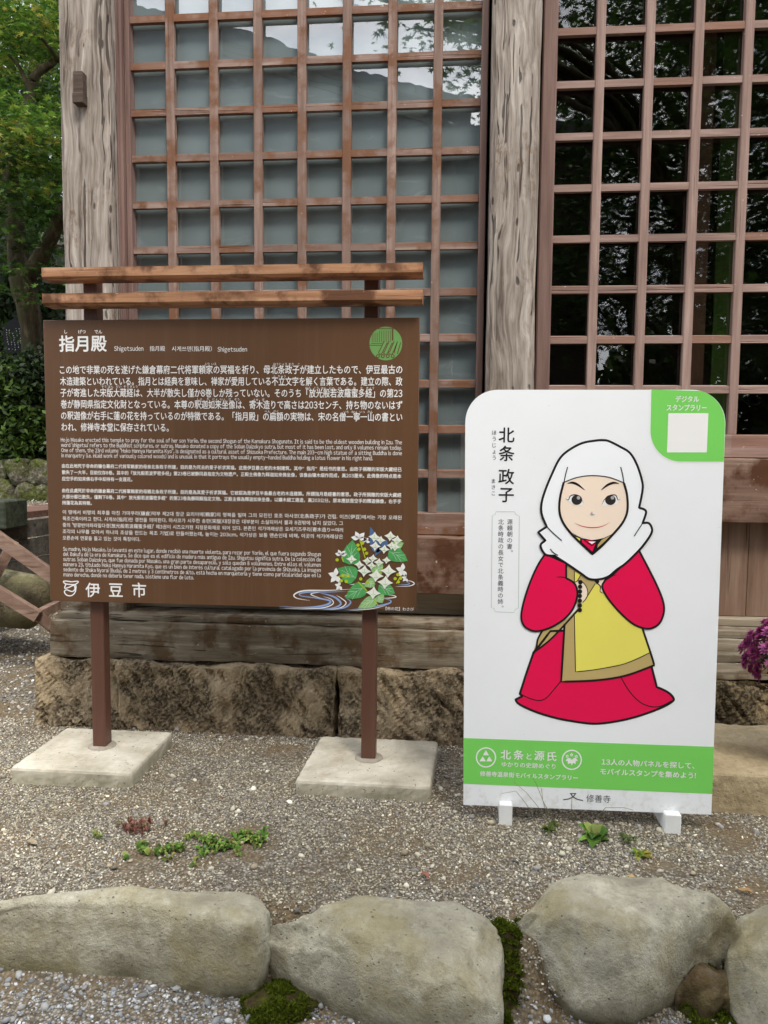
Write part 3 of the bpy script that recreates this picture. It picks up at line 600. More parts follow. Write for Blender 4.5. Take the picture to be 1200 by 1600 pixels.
obj('title_reading', t1, 'white', bd); t1 = MB()
for s_, x0, x1, y, em in (('Shigetsuden', 178.5, 224, 544.6, 9.4), ('指月殿', 234, 258, 544.6, 8.6), ('시게쓰덴(指月殿)', 268.5, 331, 545, 8.8), ('Shigetsuden', 340, 386, 545.8, 9.4)): PB.text(t1, s_, x0, x1, y, em, .0006)
obj('subtitle_lettering', t1, 'white', bd)
t2 = MB()
JP = ['この地で非業の死を遂げた鎌倉幕府二代将軍頼家の冥福を祈り、母北条政子が建立したもので、伊豆最古の', '木造建築といわれている。指月とは経典を意味し、禅家が愛用している不立文字を解く言葉である。建立の際、政',
      '子が寄進した宋版大蔵経は、大半が散失し僅か8巻しか残っていない。そのうち「放光般若波羅蜜多経」の第23', '巻が静岡県指定文化財となっている。本尊の釈迦如来坐像は、寄木造りで高さは203センチ、持ち物のないはず',
      'の釈迦像が右手に蓮の花を持っているのが特徴である。「指月殿」の扁額の実物は、宋の名僧一寧一山の書とい', 'われ、修禅寺本堂に保存されている。']
for i, s_ in enumerate(JP): PB.text(t2, s_, 93.6+.5*i, 628.6 if i < 5 else 263.6, 577.8+17.85*i, 14.2, .0006, .011)
RUBY = [('より', 323.5, 568.6), ('いえ', 334.5, 568.7), ('ほう', 431, 569), ('じょう', 442.5, 569), ('まさ', 455, 569), ('こ', 467, 569), ('ふ', 428.5, 588), ('りゅう', 440.5, 588), ('そう', 162.5, 604), ('ばん', 173, 604), ('だい', 185.5, 604), ('ぞう', 197, 604), ('きょう', 209, 604),
        ('ほう', 481, 606.3), ('こう', 494, 606.3), ('はん', 506, 606.3), ('にゃ', 518.5, 606.3), ('は', 531, 606.3), ('ら', 543, 606.3), ('み', 553.5, 606.3), ('た', 565, 606.3), ('きょう', 578.5, 606.3), ('しゃ', 312, 623.6), ('か', 325, 623.6), ('にょ', 336, 623.8), ('らい', 347.5, 624), ('ざ', 359, 624), ('ぞう', 370, 624), ('よせ', 399.5, 624.6), ('ぎ', 411.5, 624.6),
        ('へん', 418, 642.8), ('がく', 431, 642.8), ('いち', 541, 643.5), ('ねい', 553.5, 643.5), ('いっ', 566, 643.5), ('さん', 578.5, 643.5)]
for s_, x, y in RUBY: PB.text(t2, s_, x, None, y, 4.6, .0006)
obj('japanese_lettering', t2, 'white', bd)
t3 = MB()
EN = ['Hojo Masako erected this temple to pray for the soul of her son Yoriie, the second Shogun of the Kamakura Shogunate. It is said to be the oldest wooden building in Izu. The', "word 'shigetsu' refers to the Buddhist scriptures, or sutras. Masako donated a copy of the Soban Daizokyo sutra, but most of it has been lost, and only 8 volumes remain today.",
      'One of them, the 23rd volume "Hoko Hannya Haramita Kyo", is designated as a cultural asset of Shizuoka Prefecture. The main 203-cm high statue of a sitting Buddha is done', 'in marquetry (i.e. inlaid work of variously colored woods) and is unusual in that it portrays the usually empty-handed Buddha holding a lotus flower in his right hand.']
for i, s_ in enumerate(EN): PB.text(t3, s_, 95.2+.3*i, 628 if i < 3 else 582.5, 687.0+8.15*i, 8.0, .0006, .007)
obj('english_lettering', t3, 'white', bd)
t4 = MB()
CS = ['由在此地死于非命的镰仓幕府二代将军赖家的母亲北条政子所建，目的是为死去的爱子祈求冥福。这是伊豆最古老的木制建筑。其中“指月”是经书的意思。由政子捐赠的宋版大藏经已', '散失了一大半，目前仅存8卷。其中的『放光般若波罗密多经』第23卷已被静冈县指定为文物遗产。正殿主佛像为释迦如来佛坐像，该像由镶木细作而成，高203厘米。此佛像的特点是本', '应空手的如来佛右手中却持有一支莲花。']
for i, s_ in enumerate(CS): PB.text(t4, s_, 97, (627.5, 627, 206.7)[i], 727.8+10*i, 6.9, .0006, .02)
CT = ['由在此處死於非命的鎌倉幕府二代將軍賴家的母親北条政子所建，目的是為其愛子祈求冥福。它被認為是伊豆半島最古老的木造建築。所謂指月是經書的意思。政子所捐贈的宋版大藏經', '大部分都已散失，僅剩下8卷。其中“放光般若波羅密多經”的第23卷為靜岡縣指定文物。正殿主佛為釋迦如來坐像，以鑲木細工建造，高203公分。原本應該是空手的釋迦佛像，右手手', '持蓮花為其特徵。']
for i, s_ in enumerate(CT): PB.text(t4, s_, 97.3, (627, 627, 143.5)[i], 766.2+9.6*i, 6.9, .0006, .02)
obj('chinese_lettering', t4, 'white', bd)
t5 = MB()
KO = ['이 땅에서 비명의 최후를 마친 가마쿠라(鎌倉)막부 제2대 장군 요리이에(賴家)의 명복을 빌며 그의 모친인 호조 마사코(北条政子)가 건립. 이즈(伊豆)에서는 가장 오래된', '목조건축이라고 한다. 시게쓰(指月)란 경전을 의미한다. 마사코가 시주한 송판(宋版)대장경은 대부분이 소실되어서 불과 8권밖에 남지 않았다. 그', "중의 '방광반야파라밀다경(放光般若波羅蜜多経)' 제3권이 시즈오카현 지정문화재로 되어 있다. 본존인 석가여래상은 요세기즈쿠리(寄木造り=여러", '조각의 나무를 모아서 하나의 조상을 만드는 목조 기법)로 만들어졌는데, 높이는 203cm, 석가상은 보통 맨손인데 비해, 이곳의 석가여래상은', '오른손에 연꽃을 들고 있는 것이 특징이다.']
for i, s_ in enumerate(KO): PB.text(t5, s_, 98, (627.5, 536, 536, 536, 219)[i], 800+10.05*i, 7.2, .0006, .01)
obj('korean_lettering', t5, 'white', bd)
t6 = MB()
ES = ['Su madre, Hojo Masako, lo levantó en este lugar, donde recibió una muerte violenta, para rezar por Yoriie, el que fuera segundo Shogun', 'del Bakufu de la era de Kamakura. Se dice que es el edificio de madera más antiguo de Izu. Shigetsu significa sutra. De la colección de', 'sutras Soban Daizokyo, que fue donada por Masako, una gran parte desapareció, y sólo quedan 8 volúmenes. Entre ellos el volumen',
      'número 23, titulado Hoko Hannya Haramita Kyo, que es un bien de interés cultural catalogado por la provincia de Shizuoka. La imagen', 'sedente de Shaka Nyorai (Buda), de 2 metros y 3 centímetros de alto, está hecha en marquetería y tiene como particularidad que en la', 'mano derecha, donde no debería tener nada, sostiene una flor de loto.']
for i, s_ in enumerate(ES): PB.text(t6, s_, 98.6+.15*i, 501.3 if i < 5 else 302.8, 857.4+8.0*i, 8.0, .0006, .007)
obj('spanish_lettering', t6, 'white', bd)
t7 = MB()
for s_, x in (('伊', 145), ('豆', 181), ('市', 217.5)): PB.text(t7, s_, x, None, 921.8, 24.5, .0006, .014)
obj('city_lettering', t7, 'white', bd); t7 = MB(); PB.text(t7, '【市の花】わさび', 602.7, 646.6, 950.8, 6.3, .0006)
obj('flower_caption', t7, 'white', bd)
em = MB(); Z = lambda X, Y: (60+X/3.871, 680+Y/3.871)
PB.stroke(em, spline([Z(156, 893), Z(152, 884), Z(170, 882), Z(200, 886), Z(236, 883), Z(240, 890), Z(218, 903), Z(170, 900), Z(156, 893)], False), 1.7, .0006)
PB.stroke(em, spline([Z(166, 903), Z(160, 925), Z(185, 920), Z(214, 908), Z(221, 930), Z(205, 945), Z(170, 935), Z(158, 948), Z(172, 967), Z(200, 970), Z(222, 950), Z(228, 915), Z(222, 905)], False), 1.7, .0007)
obj('city_emblem', em, 'white', bd)
Z = lambda X, Y: (360+X/3.871, 400+Y/3.871)
g = MB(); PB.disc(g, (602.9, 536.8), 25.6, 26.4, .0006, 40); gl = obj('green_emblem', g, 'emblem', bd)
gb = MB()
for i in range(11): x = 858+i*11; PB.stroke(gb, [Z(x, 455+abs(i-10)*1.2 if i < 4 else 452), Z(x, 522)], .75, .0009)
PB.stroke(gb, [Z(880, 440), Z(985, 440)], 1.1, .0009); PB.stroke(gb, [Z(850, 530), Z(982, 530)], .9, .0009); PB.stroke(gb, [Z(842, 541), Z(925, 541)], .9, .0009); PB.stroke(gb, [Z(981, 440), Z(981, 512)], 2.4, .00095)
for a, b in ((905, 940), (938, 970), (970, 1000), (1000, 1020)): PB.stroke(gb, [Z(a, 590), Z(b, 520)], 6.6, .0010)
for x, y in ((892, 606), (922, 606), (952, 606), (982, 606), (907, 586), (937, 586), (967, 586)): PB.disc(gb, Z(x, y), 3., 3., .0011, 14)
obj('emblem_lines', gb, 'board', bd)
gg = MB()
for a, b in ((905, 940), (938, 970), (970, 1000), (1000, 1020)): PB.stroke(gg, [Z(a, 590), Z(b, 520)], 3.8, .0012)
for x, y in ((892, 606), (922, 606), (952, 606), (982, 606), (907, 586), (937, 586), (967, 586)): PB.disc(gg, Z(x, y), 1.6, 1.6, .0013, 12)
obj('emblem_scrolls', gg, 'emblem', bd)
# flower picture
Z = lambda X, Y: (500+X/7.06, 790+Y/7.06)
LAY = {k: MB() for k in ('water', 'white', 'leafgreen', 'leafpale', 'blueleaf', 'petal', 'lime')}
Z6 = lambda X, Y: (360+X/3.871, 680+Y/3.871)
for k, (mname, pts, wd) in enumerate([('water', [Z6(295, 1035), Z6(420, 1042), Z6(520, 1038), Z6(590, 1022), Z6(600, 1000), Z6(520, 985), Z6(440, 972)], 3.2), ('white', [Z6(300, 1046), Z6(440, 1050), Z6(560, 1044), Z6(620, 1020), Z6(610, 992), Z6(560, 975)], 1.6), ('water', [Z6(520, 1052), Z6(620, 1045), Z6(668, 1020), Z6(640, 985), Z6(590, 965), Z6(540, 955)], 3.), ('white', [Z6(560, 1056), Z6(660, 1045), Z6(700, 1015), Z6(670, 985), Z6(640, 968)], 1.6), ('water', [Z6(600, 1058), Z6(690, 1042), Z6(728, 1010), Z6(700, 985)], 2.6),
        ('white', [Z6(480, 1000), Z6(400, 985), Z6(388, 962), Z6(450, 940), Z6(600, 938), Z6(740, 930)], 2.2), ('water', [Z6(500, 985), Z6(430, 972), Z6(420, 958), Z6(480, 948), Z6(600, 948), Z6(700, 945)], 2.2), ('white', [Z6(560, 990), Z6(500, 970), Z6(490, 958), Z6(540, 950)], 1.6), ('water', [Z6(690, 1058), Z6(820, 1045), Z6(950, 1020), Z6(970, 1000), Z6(930, 990)], 2.4), ('white', [Z6(720, 1060), Z6(850, 1050), Z6(940, 1030)], 1.2), ('white', [Z6(690, 975), Z6(730, 960), Z6(830, 950)], 1.6), ('white', [Z6(930, 965), Z6(980, 968), Z6(1002, 978), Z6(960, 985), Z6(900, 985)], 1.5), ('white', [Z6(1000, 915), Z6(1080, 912), Z6(1112, 898), Z6(1090, 882), Z6(1040, 880)], 1.6), ('water', [Z6(1010, 905), Z6(1060, 904), Z6(1085, 896), Z6(1060, 888)], 1.4), ('white', [Z6(720, 905), Z6(780, 898), Z6(880, 900)], 1.5)]):
    PB.stroke(LAY[mname], spline(pts, False, 8), wd, .0006+.00006*k, False, True)
def leafp(mname, base, tip, wd, lay, vein=True):
    b, t = np.array(base, float), np.array(tip, float); d = t-b; n = np.array([-d[1], d[0]])/np.linalg.norm(d)*wd
    PB.poly(LAY[mname], spline([b, b, b+d*.1+n*.8, b+d*.35+n, b+d*.7+n*.62, t, t, b+d*.7-n*.62, b+d*.35-n, b+d*.1-n*.8], True, 4), lay)
    if vein:
        for f, sg in ((0, 0), (.15, 1), (.15, -1), (.4, 1), (.4, -1)):
            e = b+d*(f+.38)+n*sg*.62 if sg else b+d*.85; PB.stroke(LAY['white'], [b+d*f, (b+d*f+e)/2+d*.03, e], .35, lay+.0001, False, True)
leafp('leafgreen', Z(330, 650), Z(360, 380), 14.5, .0018); leafp('leafgreen', Z(400, 800), Z(200, 690), 14, .0020); leafp('leafgreen', Z(760, 500), Z(970, 610), 11.5, .0019)
leafp('leafgreen', Z(500, 890), Z(280, 1020), 12, .0020); leafp('leafgreen', Z(650, 880), Z(830, 970), 11, .0021); leafp('leafpale', Z(620, 1030), Z(420, 1130), 9, .0023); leafp('leafpale', Z(640, 990), Z(690, 1075), 8, .0022); leafp('leafpale', Z(600, 760), Z(690, 620), 9, .0019); leafp('leafpale', Z(520, 820), Z(600, 900), 9, .0019); leafp('leafpale', Z(790, 470), Z(925, 410), 8, .0017)
leafp('blueleaf', Z(640, 520), Z(555, 230), 8, .0016, False); leafp('blueleaf', Z(740, 380), Z(600, 560), 5, .0016, False)
for a, b in ((Z(440, 380), Z(500, 580)), (Z(200, 780), Z(330, 770)), (Z(240, 560), Z(260, 620)), (Z(910, 750), Z(840, 860)), (Z(600, 1040), Z(640, 1100)), (Z(420, 840), Z(520, 940)), (Z(690, 690), Z(660, 760))): PB.stroke(LAY['lime'], [a, b], 1.5, .0024)
for x, y in ((420, 435), (470, 413), (430, 480), (492, 480), (515, 525), (190, 598), (255, 770), (310, 775), (235, 828), (290, 835), (450, 808), (525, 845), (860, 760), (890, 800), (830, 805), (865, 840)): PB.disc(LAY['lime'], Z(x, y), 2.6, 2.6, .0026, 12)
def petal(c, ang, ln, wd, lay):
    c = np.array(c, float); d = np.array([math.cos(ang), math.sin(ang)])*ln; n = np.array([-d[1], d[0]])/ln*wd
    PB.poly(LAY['white'], spline([c, c, c+d*.45+n, c+d, c+d, c+d*.45-n], True, 4), lay)
for c, sc in ((Z(432, 365), 1.), (Z(505, 395), .55), (Z(232, 545), .75), (Z(178, 775), 1.), (Z(215, 885), .6), (Z(915, 715), .9), (Z(945, 800), .5)):
    for k in range(4): petal(c, R(random.uniform(-12, 12)-168+k*56 if c[1] < 890 else 60+k*70), 13*sc, 3.8*sc, .0025)
def cross(c, r, lay):
    P = []
    for k in range(4):
        a = math.pi/2*k+.1; P += [(c[0]+r*math.cos(a), c[1]+r*.85*math.sin(a)), (c[0]+r*math.cos(a), c[1]+r*.85*math.sin(a)), (c[0]+r*.52*math.cos(a+math.pi/4), c[1]+r*.46*math.sin(a+math.pi/4))]
    PB.poly(LAY['petal'], spline(P, True, 3), lay); PB.stroke(LAY['leafpale'], [(c[0]-r*.3, c[1]+r*.18), (c[0], c[1]+r*.3), (c[0]+r*.3, c[1]+r*.18)], .8, lay+.0002); PB.stroke(LAY['leafpale'], [(c[0], c[1]-r*.35), (c[0], c[1]+r*.2)], .5, lay+.0003)
for k, (x, y, r) in enumerate([(600, 345, 9.5), (670, 380, 8), (610, 445, 9), (775, 335, 9.5), (850, 380, 9), (710, 480, 8.5), (790, 440, 8), (830, 455, 8), (520, 610, 7.5), (585, 580, 7.5), (650, 625, 8), (570, 660, 7.5), (735, 600, 7), (350, 590, 8.5), (435, 650, 8), (490, 720, 11), (620, 770, 12), (755, 720, 12.5), (720, 845, 12.5), (590, 960, 12)]): cross(Z(x, y), r, .0028+.00012*k)
fp = obj('flower_picture', LAY['petal'], 'petal', bd)
for k in ('water', 'white', 'leafgreen', 'leafpale', 'blueleaf', 'lime'): obj({'water': 'painted_water', 'white': 'painted_petals', 'leafgreen': 'painted_leaves', 'leafpale': 'painted_leaves', 'blueleaf': 'painted_leaves', 'lime': 'painted_buds'}[k], LAY[k], k, bd)
for x, y in ((453, 505), (648, 510), (76, 512), (84, 930), (646, 942), (365, 940)): q = at(x, y, 3.1); obj('screw', MB().lathe([(.0065, 0), (.0062, .003), (.003, .0045)], (0, 0, 0), 10), 'steel', bd).matrix_local = Matrix.Translation(Vector(q)-Vector(ORG[bd]))@Matrix.Rotation(R(90), 4, 'X')

# ------------------------------------------------------------------ white character panel
YP = 2.80
panel = thing('standing_panel', (.5, 2.82, 0), 'white standing panel with a cartoon nun in a crimson robe', 'panel')
PP = Print(YP)
def rounded(pts, n=10):
    return pts
def arc(c, a0, a1, rx, ry, n=12): return [(c[0]+rx*math.cos(R(a0+(a1-a0)*i/n)), c[1]+ry*math.sin(R(a0+(a1-a0)*i/n))) for i in range(n+1)]
outl = arc((778, 660), 180, 270, 51, 51)+arc((1081.5, 661), 270, 360, 52, 52)+[(1131.2, 721), (1111.5, 1273), (724, 1257.5)]
m = MB(); P = [at(x, y, YP) for x, y in outl]; n = len(P); front = [(p[0], YP, p[2]) for p in P]; back = [(p[0], YP+.012, p[2]) for p in P]
T = tessellate_polygon([[Vector((p[0], p[2], 0)) for p in front]]); FT = []
for t in T:
    a, b, c = (front[i] for i in t); FT.append(t if (b[0]-a[0])*(c[2]-a[2])-(b[2]-a[2])*(c[0]-a[0]) > 0 else t[::-1])
m.add(front+back, [tuple(t) for t in FT]+[tuple(i+n for i in t[::-1]) for t in FT]+[(i, i+n, (i+1) % n+n, (i+1) % n) for i in range(n)])
pn = obj('panel_board', m, 'panelwhite', panel)
for px, w_ in ((788.5, .052), (1047, .062)):
    q = at(px, 1270, YP); obj('foot', MB().box(q[0]-w_/2+.004, q[0]+w_/2, 2.765, 2.799, -.005, .078 if px < 900 else .072, .004).box(q[0]-w_/2+.006, q[0]+w_/2-.002, 2.80, 3.06, -.005, .05, .004), 'foot', panel)
obj('back_strut', MB().bar((.5, 2.818, 1.1), (.5, 3.05, .02), .04, .03).bar((.22, 3.05, .035), (.78, 3.05, .035), .03, .04), 'foot', panel)
m = MB(); PP.poly(m, [(1017.8, 608.6)]+arc((1081.5, 661), 270, 360, 51.2, 52)[2:]+[(1131, 721.3)]+[(1063.5, 721.6)]+arc((1063.5, 673), 90, 180, 47.5, 48.5)[1:]+[(1016.2, 668)], .0006); obj('green_corner', m, 'green', pn)
m = MB(); PP.stroke(m, [(1017, 608.6), (1015.6, 672)]+arc((1063.5, 673), 180, 90, 48, 49)[1:]+[(1131, 722.2)], 1.3, .0007); PP.poly(m, [(1044.2, 645.7), (1106.7, 645.7), (1104.2, 706.8), (1042.1, 706.8)], .0008); obj('white_square', m, 'white', pn)
m = MB(); PP.text(m, 'デジタル', 1055.6, 1092, 623.6, 10.5, .0008, .02); PP.text(m, 'スタンプラリー', 1041.7, 1104, 637, 10.8, .0008, .02); obj('corner_lettering', m, 'white', pn)
m = MB()
for s_, x, y in (('北', 791.6, 679.6), ('条', 791.6, 708.6), ('政', 791, 744.6), ('子', 791, 772.8)): PP.text(m, s_, x, None, y, 25.5, .0006, .012)
obj('name_lettering', m, 'black', pn); m = MB()
for i, s_ in enumerate('ほうじょう'): PP.text(m, s_, 772.2, None, 676+9.8*i, 8.4, .0006)
for i, s_ in enumerate('まさこ'): PP.text(m, s_, 771, None, 751.5+9.6*i, 8.0, .0006)
obj('reading_lettering', m, 'black', pn)
m = MB()
for i, s_ in enumerate('源頼朝の妻'): PP.text(m, s_, 796.6-.1*i, None, 815.3+9.6*i, 9.2, .0006)
PP.text(m, '。', 800.2, None, 858.5, 9, .0006)
for i, s_ in enumerate('北条時政の長女で北条義時の姉'): PP.text(m, s_, 782.8-.07*i, None, 815.3+9.58*i, 9.2, .0006)
PP.text(m, '。', 785.4, None, 945, 9, .0006); obj('caption_lettering', m, 'ink', pn)
m = MB(); PP.stroke(m, [(775, 799.6), (804, 799.6), (806, 804), (811.4, 806), (810, 950), (805, 952), (803.5, 957), (774, 956), (772, 951), (767.6, 949), (769, 805.5), (773.4, 804)], .7, .0006, True); obj('caption_frame', m, 'paleline', pn)
# green band
m = MB(); PP.poly(m, [(724.15, 1153.1), (1115.5, 1166.8), (1112.9, 1240.3), (724.1, 1224.5)], .0006); band = obj('green_band', m, 'green', pn)
m = MB(); Z = lambda X, Y: (740+X/6.667, 1150+Y/6.667)
PP.ring(m, Z(129, 222), 14.9, 1.9, .0010); PP.ring(m, Z(1022, 247), 14.9, 1.9, .0010)
for tri in (((128, 148), (97, 200), (160, 200)), ((95, 210), (60, 263), (127, 263)), ((163, 210), (132, 263), (195, 263))): PP.poly(m, [Z(*p) for p in tri], .0010)
for k, a in enumerate((30, 60, 90, 120, 150)):
    c = np.array(Z(1022, 222)); d = np.array([math.cos(R(a)), math.sin(R(a))])*(12.2 if k in (1, 2, 3) else 11); nn = np.array([-d[1], d[0]])*.2; PP.poly(m, spline([c+d*.2, c+d*.2, c+d*.6+nn, c+d, c+d, c+d*.6-nn], True, 4), .0010+.00004*k)
for x, y in ((975, 210), (1020, 195), (1068, 212)):
    for j in range(5): PP.disc(m, (Z(x, y)[0]+1.6*math.cos(R(72*j-90)), Z(x, y)[1]+1.6*math.sin(R(72*j-90))), .95, .95, .0013+.00005*j, 10)
obj('band_emblems', m, 'white', band)
m = MB()
for s_, x, y, e in (('北', 335, 193, 16.5), ('条', 468, 196, 16.5), ('と', 577, 212, 11.5), ('源', 685, 203, 16.5), ('氏', 815, 212, 16.5)): PP.text(m, s_, *[Z(x, y)[0], None, Z(x, y)[1], e], .0010, .016)
PP.text(m, 'ゆかりの史跡めぐり', 784, 868, 1194.3, 8.9, .0010, .012, 1197); PP.text(m, '修善寺温泉街モバイルスタンプラリー', 750, 902.8, 1209, 8.9, .0010, .018, 1214.8)
obj('band_lettering', m, 'white', band); m = MB(); PP.text(m, '13人の人物パネルを探して、', 940, 1085, 1190, 10.8, .0010, .018, 1196.4); PP.text(m, 'モバイルスタンプを集めよう!', 938, 1087, 1205.3, 10.8, .0010, .018, 1211.5); obj('invitation_lettering', m, 'white', band)
m = MB(); Z = lambda X, Y: (860+X/10.91, 1220+Y/10.91)
PP.stroke(m, [Z(330, 215), Z(440, 215)], 1.3, .0006); PP.stroke(m, [Z(343, 212), Z(362, 245), Z(395, 280), Z(460, 315), Z(555, 335)], 1.6, .0007); PP.stroke(m, [Z(428, 212), Z(408, 248), Z(370, 282), Z(310, 308), Z(218, 322)], 1.6, .0008)
obj('foot_logo', m, 'ink', pn); m = MB(); PP.text(m, '修善寺', 916, 954, 1247, 13.5, .0006); obj('foot_lettering', m, 'ink', pn)
# the figure
Z2 = lambda *P: [(800+x/4.615, 670+y/4.615) for x, y in P]; Z3 = lambda *P: [(790+x/4.286, 860+y/4.286) for x, y in P]
L0 = .0006
def fill(name, mat, pts, lay): m = MB(); PP.poly(m, pts, L0+lay*.0003); return obj(name, m, mat, pn)
robe = spline(Z3((300, 540), (300, 540), (185, 690), (185, 690), (140, 820), (95, 960), (95, 960), (112, 976), (112, 976), (66, 998), (66, 998), (92, 1030), (200, 1080), (330, 1120), (460, 1145), (590, 1160), (720, 1148), (850, 1120), (960, 1085), (1060, 1045), (1120, 1008), (1122, 985), (1095, 955), (1050, 930), (1012, 915), (1012, 915), (975, 770), (975, 770), (900, 520), (900, 520)), True, 4)
fill('painted_robe', 'crimson', robe, 0)
flap = spline(Z3((250, 530), (250, 530), (330, 512), (420, 450), (480, 390), (480, 390), (395, 497), (290, 603), (182, 686), (182, 686), (215, 595)), True, 4); fill('painted_flap', 'tan', flap, 1)
apron = Z3((405, 90), (500, 150), (560, 190), (620, 195), (700, 300), (800, 450), (915, 520), (960, 670), (995, 768), (800, 836), (600, 868), (372, 878), (395, 495), (480, 390), (470, 300), (405, 180)); fill('painted_apron', 'tan', apron, 2)
m = MB(); PP.poly(m, Z3((600, 225), (535, 325), (510, 350), (490, 390), (460, 432), (468, 812), (600, 797), (800, 757), (963, 685), (915, 520), (800, 450), (700, 340), (640, 270), (620, 230)), L0+.0009); PP.poly(m, Z3((460, 140), (502, 165), (478, 208), (460, 215)), L0+.0009); obj('painted_apron', m, 'yellow', pn)
m = MB(); PP.poly(m, spline(Z3((460, 213), (500, 203), (535, 235), (550, 280), (540, 320), (515, 348), (488, 345), (478, 270)), True, 4), L0+.0012); obj('painted_hand', m, 'skin', pn)
fill('painted_hand', 'skin', spline(Z3((622, 192), (655, 185), (672, 195), (655, 230), (648, 282), (632, 272), (636, 240), (612, 215)), True, 4), 4)
sl = spline(Z3((265, 22), (265, 22), (215, 100), (165, 210), (125, 330), (105, 430), (115, 490), (150, 525), (210, 540), (300, 515), (390, 460), (450, 390), (478, 310), (476, 255), (455, 215), (405, 185), (405, 185), (405, 85), (405, 85)), True, 5)
sr = spline(Z3((890, -4), (890, -4), (950, 110), (1010, 230), (1050, 330), (1060, 400), (1040, 470), (1000, 510), (940, 523), (860, 495), (780, 430), (700, 340), (655, 270), (648, 230), (670, 195), (670, 195), (720, 160), (800, 80)), True, 5)
fill('painted_sleeve', 'crimson', sl, 6); fill('painted_sleeve', 'crimson', sr, 6)
hood = spline(Z2((600, 85), (660, 82), (700, 90), (780, 130), (850, 175), (900, 260), (935, 370), (940, 440), (915, 570), (915, 570), (950, 580), (965, 605), (940, 680), (940, 680), (985, 680), (1008, 720), (1000, 760), (960, 820), (910, 880), (820, 968))+Z3((740, 130), (690, 172), (630, 192), (560, 190), (500, 150), (400, 82), (330, 38))+Z2((310, 915), (240, 905), (205, 840), (240, 805), (240, 805), (188, 745), (188, 745), (250, 705), (250, 705), (215, 620), (212, 540), (240, 440), (290, 320), (340, 220), (400, 160), (500, 105)), True, 5)
fill('painted_hood', 'cloth', hood, 8)
face = spline(Z2((375, 385), (375, 385), (470, 350), (580, 337), (700, 350), (805, 390), (805, 390), (828, 500), (825, 600), (790, 690), (740, 745), (660, 785), (575, 800), (480, 775), (420, 745), (360, 660), (340, 580), (350, 480)), True, 5); fill('painted_face', 'skin', face, 10)
m = MB(); PP.poly(m, Z2((430, 748), (500, 787), (575, 802), (660, 787), (738, 748), (578, 902)), L0+.0030); obj('painted_neckline', m, 'black', pn)
fill('painted_collar', 'crimson', Z2((502, 797), (606, 812), (578, 885), (503, 817)), 11); fill('painted_collar', 'tan', Z2((645, 800), (728, 757), (614, 858), (618, 835)), 11); fill('painted_collar', 'yellow', Z2((457, 777), (489, 790), (489, 808)), 11)
fill('painted_collar', 'cloth', Z2((548, 812), (602, 812), (576, 830)), 12)
for P in (((390, 505), (415, 485), (450, 475), (490, 490), (515, 543), (480, 550), (430, 540), (405, 520)), ((645, 550), (665, 510), (700, 482), (745, 478), (770, 505), (755, 540), (700, 552))): fill('painted_eye', 'white', spline(Z2(*P), True, 3), 11.3)
for c_ in ((466, 512), (708, 513)): m = MB(); PP.disc(m, Z2(c_)[0], 8.3, 7.8, L0+.0037, 24); obj('painted_iris', m, 'iris', pn)
for c_ in ((478, 497), (722, 497)): m = MB(); PP.disc(m, Z2(c_)[0], 2.7, 2.8, L0+.0040); obj('painted_highlight', m, 'grey', pn)
m = MB(); PP.poly(m, Z2((560, 617), (576, 594), (580, 612), (598, 618), (575, 627)), L0+.0036); obj('painted_nose', m, 'grey', pn)
m = MB(); PP.stroke(m, spline(Z2((445, 675), (500, 700), (575, 712), (650, 702), (707, 672)), False), 1.5, L0+.0036, False, True); obj('painted_mouth', m, 'lip', pn)
m = MB(); H, T_ = 3.5, 1.25; l = L0+.0024
def line(pts, wd, lay=None, sp=True, tp=False, closed=False): PP.stroke(m, spline(pts, closed, 5) if sp else pts, wd*1.75 if wd < 2.1 and wd != T_ else wd, l if lay is None else L0+lay*.0003, closed, tp)
PP.stroke(m, robe, H, L0+.0005, True); PP.stroke(m, sl, H*.9, L0+.0021, True); PP.stroke(m, sr, H*.9, L0+.00215, True); PP.stroke(m, hood, H, L0+.0027, True)
line(Z3((182, 686), (290, 605), (395, 497), (490, 392)), 1.6, 4); line(Z3((182, 686), (205, 655), (215, 595), (250, 530)), 1.6, 4.1); line(Z3((405, 90), (405, 180)), 1.5, 4, False)
line(Z3((395, 490), (372, 878), (372, 878), (600, 869), (800, 838), (995, 768), (995, 768), (975, 700), (915, 520)), 1.8, 4.2); line(Z3((460, 432), (468, 812), (468, 812), (600, 797), (800, 757), (963, 685)), T_, 4.3); line(Z3((600, 222), (535, 325)), T_, 4.4, False); line(Z3((460, 140), (460, 215)), T_, 4.4, False); line(Z3((502, 165), (478, 208)), T_, 4.4, False)
line(Z3((460, 213), (500, 203), (535, 235), (550, 280), (540, 320), (515, 348)), T_, 5); line(Z3((672, 195), (655, 185), (622, 192), (612, 215), (636, 240), (632, 272), (648, 285)), T_, 5)
PP.poly(m, Z3((595, 205), (622, 196), (628, 212), (612, 226)), L0+.0016)
for x, y in ((500, 212), (498, 242), (497, 274), (496, 304), (496, 336), (496, 368), (496, 398)): PP.disc(m, Z3((x, y))[0], 3.5, 3.5, L0+.0026+y*1e-7, 14)
line(Z3((340, 178), (380, 178), (420, 190)), .9, 7.4, True, True); line(Z3((670, 195), (700, 172), (745, 163)), .9, 7.4, True, True)
line(Z3((100, 962), (160, 990), (220, 1005), (270, 990), (320, 935), (368, 878)), .9, 1.2); line(Z3((770, 845), (820, 930), (880, 1000), (950, 1040), (1030, 1045), (1115, 1005)), .9, 1.2)
